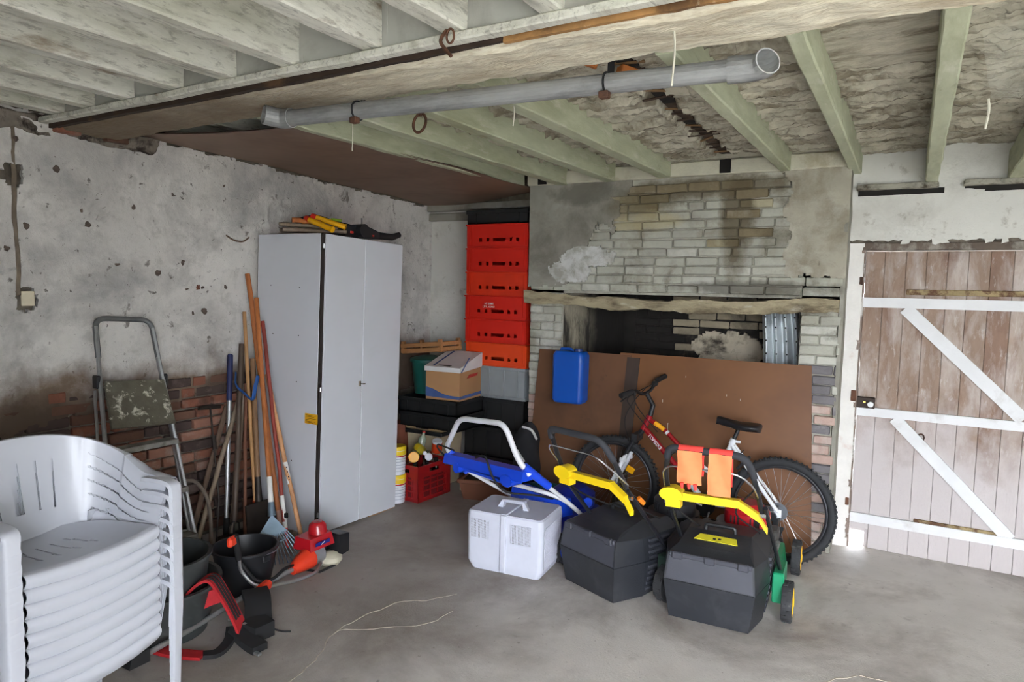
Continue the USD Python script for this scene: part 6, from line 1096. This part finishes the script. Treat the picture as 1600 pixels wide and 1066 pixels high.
# ---- stack of white plastic armchairs -----------------------------------------------------------------------------
chairw = mat('white_resin', S(190, 192, 200), .3, var=.015, scale=2, dirt=[(S(188, 186, 182), (.64, .8), 3, .4)], spec=.5)
def grid_shell(P, keep, th, closed_uv=(False, False)):
    """shell of thickness th around grid P (nu, nv, 3); keep: cells (nu-1, nv-1)"""
    du, dv = np.gradient(P, axis=0), np.gradient(P, axis=1); N = np.cross(du, dv); N /= np.linalg.norm(N, axis=2, keepdims=True) + 1e-12
    A, B = P + N * th / 2, P - N * th / 2; nu, nv = P.shape[:2]; n_ = nu * nv; idx = np.arange(n_).reshape(nu, nv); i, j = np.nonzero(keep)
    a, b, c, d_ = idx[i, j], idx[i + 1, j], idx[i + 1, j + 1], idx[i, j + 1]; f = [np.stack([a, b, c], 1), np.stack([a, c, d_], 1), np.stack([c, b, a], 1) + n_, np.stack([d_, c, a], 1) + n_]
    pad = np.pad(keep, 1)
    for di, dj, e0, e1 in ((-1, 0, 'd', 'a'), (1, 0, 'b', 'c'), (0, -1, 'a', 'b'), (0, 1, 'c', 'd')):
        q = keep & ~pad[1 + di:nu + di, 1 + dj:nv + dj]; i, j = np.nonzero(q); Lx = dict(a=idx[i, j], b=idx[i + 1, j], c=idx[i + 1, j + 1], d=idx[i, j + 1]); p, r_ = Lx[e0], Lx[e1]
        f += [np.stack([r_, p, p + n_], 1), np.stack([r_, p + n_, r_ + n_], 1)]
    m = T.Trimesh(np.vstack([A.reshape(-1, 3), B.reshape(-1, 3)]), np.vstack(f), process=False); m.remove_unreferenced_vertices(); return m
SH = .395                                              # seat height of a chair
def upath(s, flare=0.):
    """plan of the wrap-around back: s from -1 (front of the left arm) over 0 (back) to 1; x forward, y to the left"""
    a = abs(s); sg = 1 if s > 0 else -1; hw_ = .245 + flare; xb = -.215 - flare * .9
    if a > .5: return np.array([-.045 + (a - .5) / .5 * .255, sg * (hw_ + .012 * (a - .5))])
    th = a / .5 * PI / 2; e = .78
    return np.array([-.045 + (xb + .045) * math.cos(th) ** e, sg * hw_ * math.sin(th) ** e])
def rim_z(s):
    a = abs(s); return .605 + .165 * (0.5 + .5 * math.cos(min(1, a / .78) * PI)) ** .8 - .012 * max(0, a - .8) / .2
nu_, nv_ = 257, 72
P = np.zeros((nu_, nv_, 3)); keep = np.ones((nu_ - 1, nv_ - 1), bool)
S_ = np.linspace(-1, 1, nu_); V_ = np.linspace(0, 1, nv_)
for i, s in enumerate(S_):
    zt = rim_z(s); zb = SH - .005 + (.0 if abs(s) < .5 else -.01)
    for j, w_ in enumerate(V_):
        z = zb + (zt - zb) * w_; fl = .012 + .052 * w_ * (1.15 if abs(s) < .5 else 1.0)
        q = upath(s, fl)
        if abs(s) < .25: q[0] -= .035 * w_ * (1 - (abs(s) / .25) ** 2)
        P[i, j] = (q[0], q[1], z)
def lerp(a, b, t): return a + (b - a) * t
for i in range(nu_ - 1):
    s = (S_[i] + S_[i + 1]) / 2; a = abs(s)
    for j in range(nv_ - 1):
        w_ = (V_[j] + V_[j + 1]) / 2
        if .27 < a < .86:                               # louvre slots in the arms, dipping towards the front
            k = w_ * 1.0 + .16 * math.sin((a - .27) / .59 * PI * .5) - .02; lo = .10 + .42 * max(0, .36 - a)
            for c in (.20, .36, .52, .68, .84):
                if abs(k - c) < .0125 and w_ < .90 and a > .28 + .10 * max(0, .5 - w_): keep[i, j] = False
        if a < .17 and .26 < w_ < .76 and any(abs(s - c) < .0062 for c in (-.12, -.06, 0., .06, .12)): keep[i, j] = False
def mk_chair():
    t = thing('plastic_armchair', 'topmost white plastic armchair of the stack at the left', 'chair', (0, 0, 0), 0, 'stacked white plastic armchairs')
    part(t, 'backrest', grid_shell(P, keep, .0042), chairw, smooth=35)
    # rolled rim and broad arm tops
    rp = P[:, -1]; rim = []
    out = np.gradient(rp, axis=0); nn = np.stack([out[:, 1], -out[:, 0], 0 * out[:, 0]], 1); nn /= np.linalg.norm(nn, axis=1, keepdims=True)
    ctr = np.array([0., 0]);
    for i in range(nu_):
        o_ = nn[i] if (nn[i][:2] @ (rp[i][:2] - np.array([0, 0]))) > 0 else -nn[i]; a = abs(S_[i]); w_ = .012 + .034 * min(1, max(0, (a - .38) / .25))
        rim.append([rp[i] - o_ * .002 + [0, 0, -.008], rp[i] + o_ * .0 + [0, 0, .003], rp[i] + o_ * w_ * .5 + [0, 0, .006], rp[i] + o_ * w_ + [0, 0, .001], rp[i] + o_ * (w_ + .006) + [0, 0, -.012], rp[i] + o_ * (w_ + .007) + [0, 0, -.026]])
    part(t, 'arm_rim', grid_shell(np.array(rim), np.ones((nu_ - 1, 5), bool), .004), chairw, smooth=50)
    # seat: dished shell with slots, rolled front apron
    nx, ny = 67, 61; Q = np.zeros((nx, ny, 3)); kp = np.ones((nx - 1, ny - 1), bool)
    for i, u_ in enumerate(np.linspace(0, 1, nx)):
        for j, v_ in enumerate(np.linspace(-1, 1, ny)):
            if u_ < .84:
                x = -.232 + u_ / .84 * .445; tt_ = (x + .232) / .445; wd = .238 + .018 * tt_
                if x < -.02: wd *= math.sqrt(max(.02, 1 - ((x + .02) / .226) ** 2 * .90))
                z = SH + .020 * tt_ + .012 * abs(v_) ** 2.2 - .022 * math.sin(PI * min(1, tt_ * .9 + .08)) * (1 - v_ * v_); y = v_ * wd
                x += .012 * (1 - v_ * v_) * tt_
            else:
                k = (u_ - .84) / .16; x = .213 + .012 * (1 - v_ * v_) + .030 * math.sin(PI * min(1, .12 + .78 * k) ) - .010 * k; z = SH + .020 + .012 * abs(v_) ** 2.2 - .022 * math.sin(PI * .98) * (1 - v_ * v_) - .002 - .056 * k ** 1.35 - .014 * (1 - v_ * v_) * k; y = v_ * (.256 - .004 * k)
            Q[i, j] = (x, y, z)
    for j, v_ in enumerate((np.linspace(-1, 1, ny)[:-1] + np.linspace(-1, 1, ny)[1:]) / 2):
        for i, u_ in enumerate((np.linspace(0, 1, nx)[:-1] + np.linspace(0, 1, nx)[1:]) / 2):
            if .22 < u_ < .56 and any(abs(v_ - c * (.72 + .5 * u_)) < .017 for c in (-.42, -.14, .14, .42)): kp[i, j] = False
    part(t, 'seat', grid_shell(Q, kp, .0042), chairw, smooth=35)
    # legs: tapering angle sections, the front pair running up into the arms
    def angleleg(top, foot, w0, w1, sx, sy):
        o_ = []
        for k in np.linspace(0, 1, 7):
            c = lerp(np.array(top, float), np.array(foot, float), k); w_ = lerp(w0, w1, k)
            o_.append([c + [-sx * w_, 0, 0], c + [-sx * .008, 0, 0], c + [0, -sy * .003, 0], c + [0, -sy * .010, 0], c + [0, -sy * w_, 0]])
        return grid_shell(np.array(o_), np.ones((6, 4), bool), .0045)
    for sy in (-1, 1):
        fx, fy, fz = P[-1 if sy > 0 else 0, -1]
        pth = round_path([(.10, sy * .300, .600), (.215, sy * .303, .603), (.278, sy * .306, .590), (.276, sy * .311, .50), (.268, sy * .312, .38), (.262, sy * .298, .004)], .07, 9); tg = np.gradient(pth, axis=0); tg /= np.linalg.norm(tg, axis=1, keepdims=True); sec = []
        for k_, (q, tt_) in enumerate(zip(pth, tg)):
            lt = np.array([0, sy, 0.]); lt -= tt_ * (lt @ tt_); lt /= np.linalg.norm(lt); ou = np.cross(tt_, lt) * sy; kk = k_ / (len(pth) - 1); w_ = lerp(.026, .017, max(0, kk - .4) / .6)
            if ou[0] + ou[2] < 0: ou = -ou
            sec.append([q - lt * w_ - ou * .012, q - lt * w_ * .8, q + lt * w_ * .8, q + lt * (w_ + .004) - ou * .006, q + lt * (w_ + .005) - ou * (.018 + w_)])
        part(t, 'leg', grid_shell(np.array(sec), np.ones((len(sec) - 1, 4), bool), .0045), chairw, smooth=50)
        part(t, 'leg', angleleg((-.15, sy * .262, SH + .06), (-.262, sy * .285, .004), .055, .03, -1, sy), chairw, smooth=35)
    return t
c0 = mk_chair(); PITCH = .0465; CX_, CY_, CR_ = -2.475, 1.175, 8.0; KS = .91
names = ['lowest', 'second', 'third', 'fourth', 'fifth', 'sixth', 'seventh', 'eighth']
x = UsdGeom.Xformable(c0); x.ClearXformOpOrder()
x.AddTranslateOp().Set(Gf.Vec3d(CX_, CY_, PITCH * 8)) if False else None
c0.GetAttribute('xformOp:translate').Set(Gf.Vec3d(CX_, CY_, PITCH * 8)); c0.CreateAttribute('xformOp:rotateZ', Sdf.ValueTypeNames.Float).Set(CR_)
c0.CreateAttribute('xformOpOrder', Sdf.ValueTypeNames.TokenArray, False, Sdf.VariabilityUniform).Set(['xformOp:translate', 'xformOp:rotateZ'])
for ch_ in c0.GetChildren():
    at = ch_.GetAttribute('points'); at.Set(Vt.Vec3fArray.FromNumpy(((np.array(at.Get(), np.float32) - [.27, 0, 0]) * [.80 / KS, 1, 1] + [.27, 0, 0]).astype(np.float32) * KS)); nm_ = ch_.GetAttribute('normals')
    if nm_ and nm_.Get() is not None:
        q_ = np.array(nm_.Get(), np.float32) * [KS / .80, 1, 1]; nm_.Set(Vt.Vec3fArray.FromNumpy((q_ / np.linalg.norm(q_, axis=1, keepdims=True)).astype(np.float32)))
for i in range(8):
    copy_of(c0, (CX_, CY_, PITCH * i), CR_, f'white plastic armchair, {names[i]} from the floor in the stack of nine' if i else 'white plastic armchair on the floor, lowest of the stack of nine')
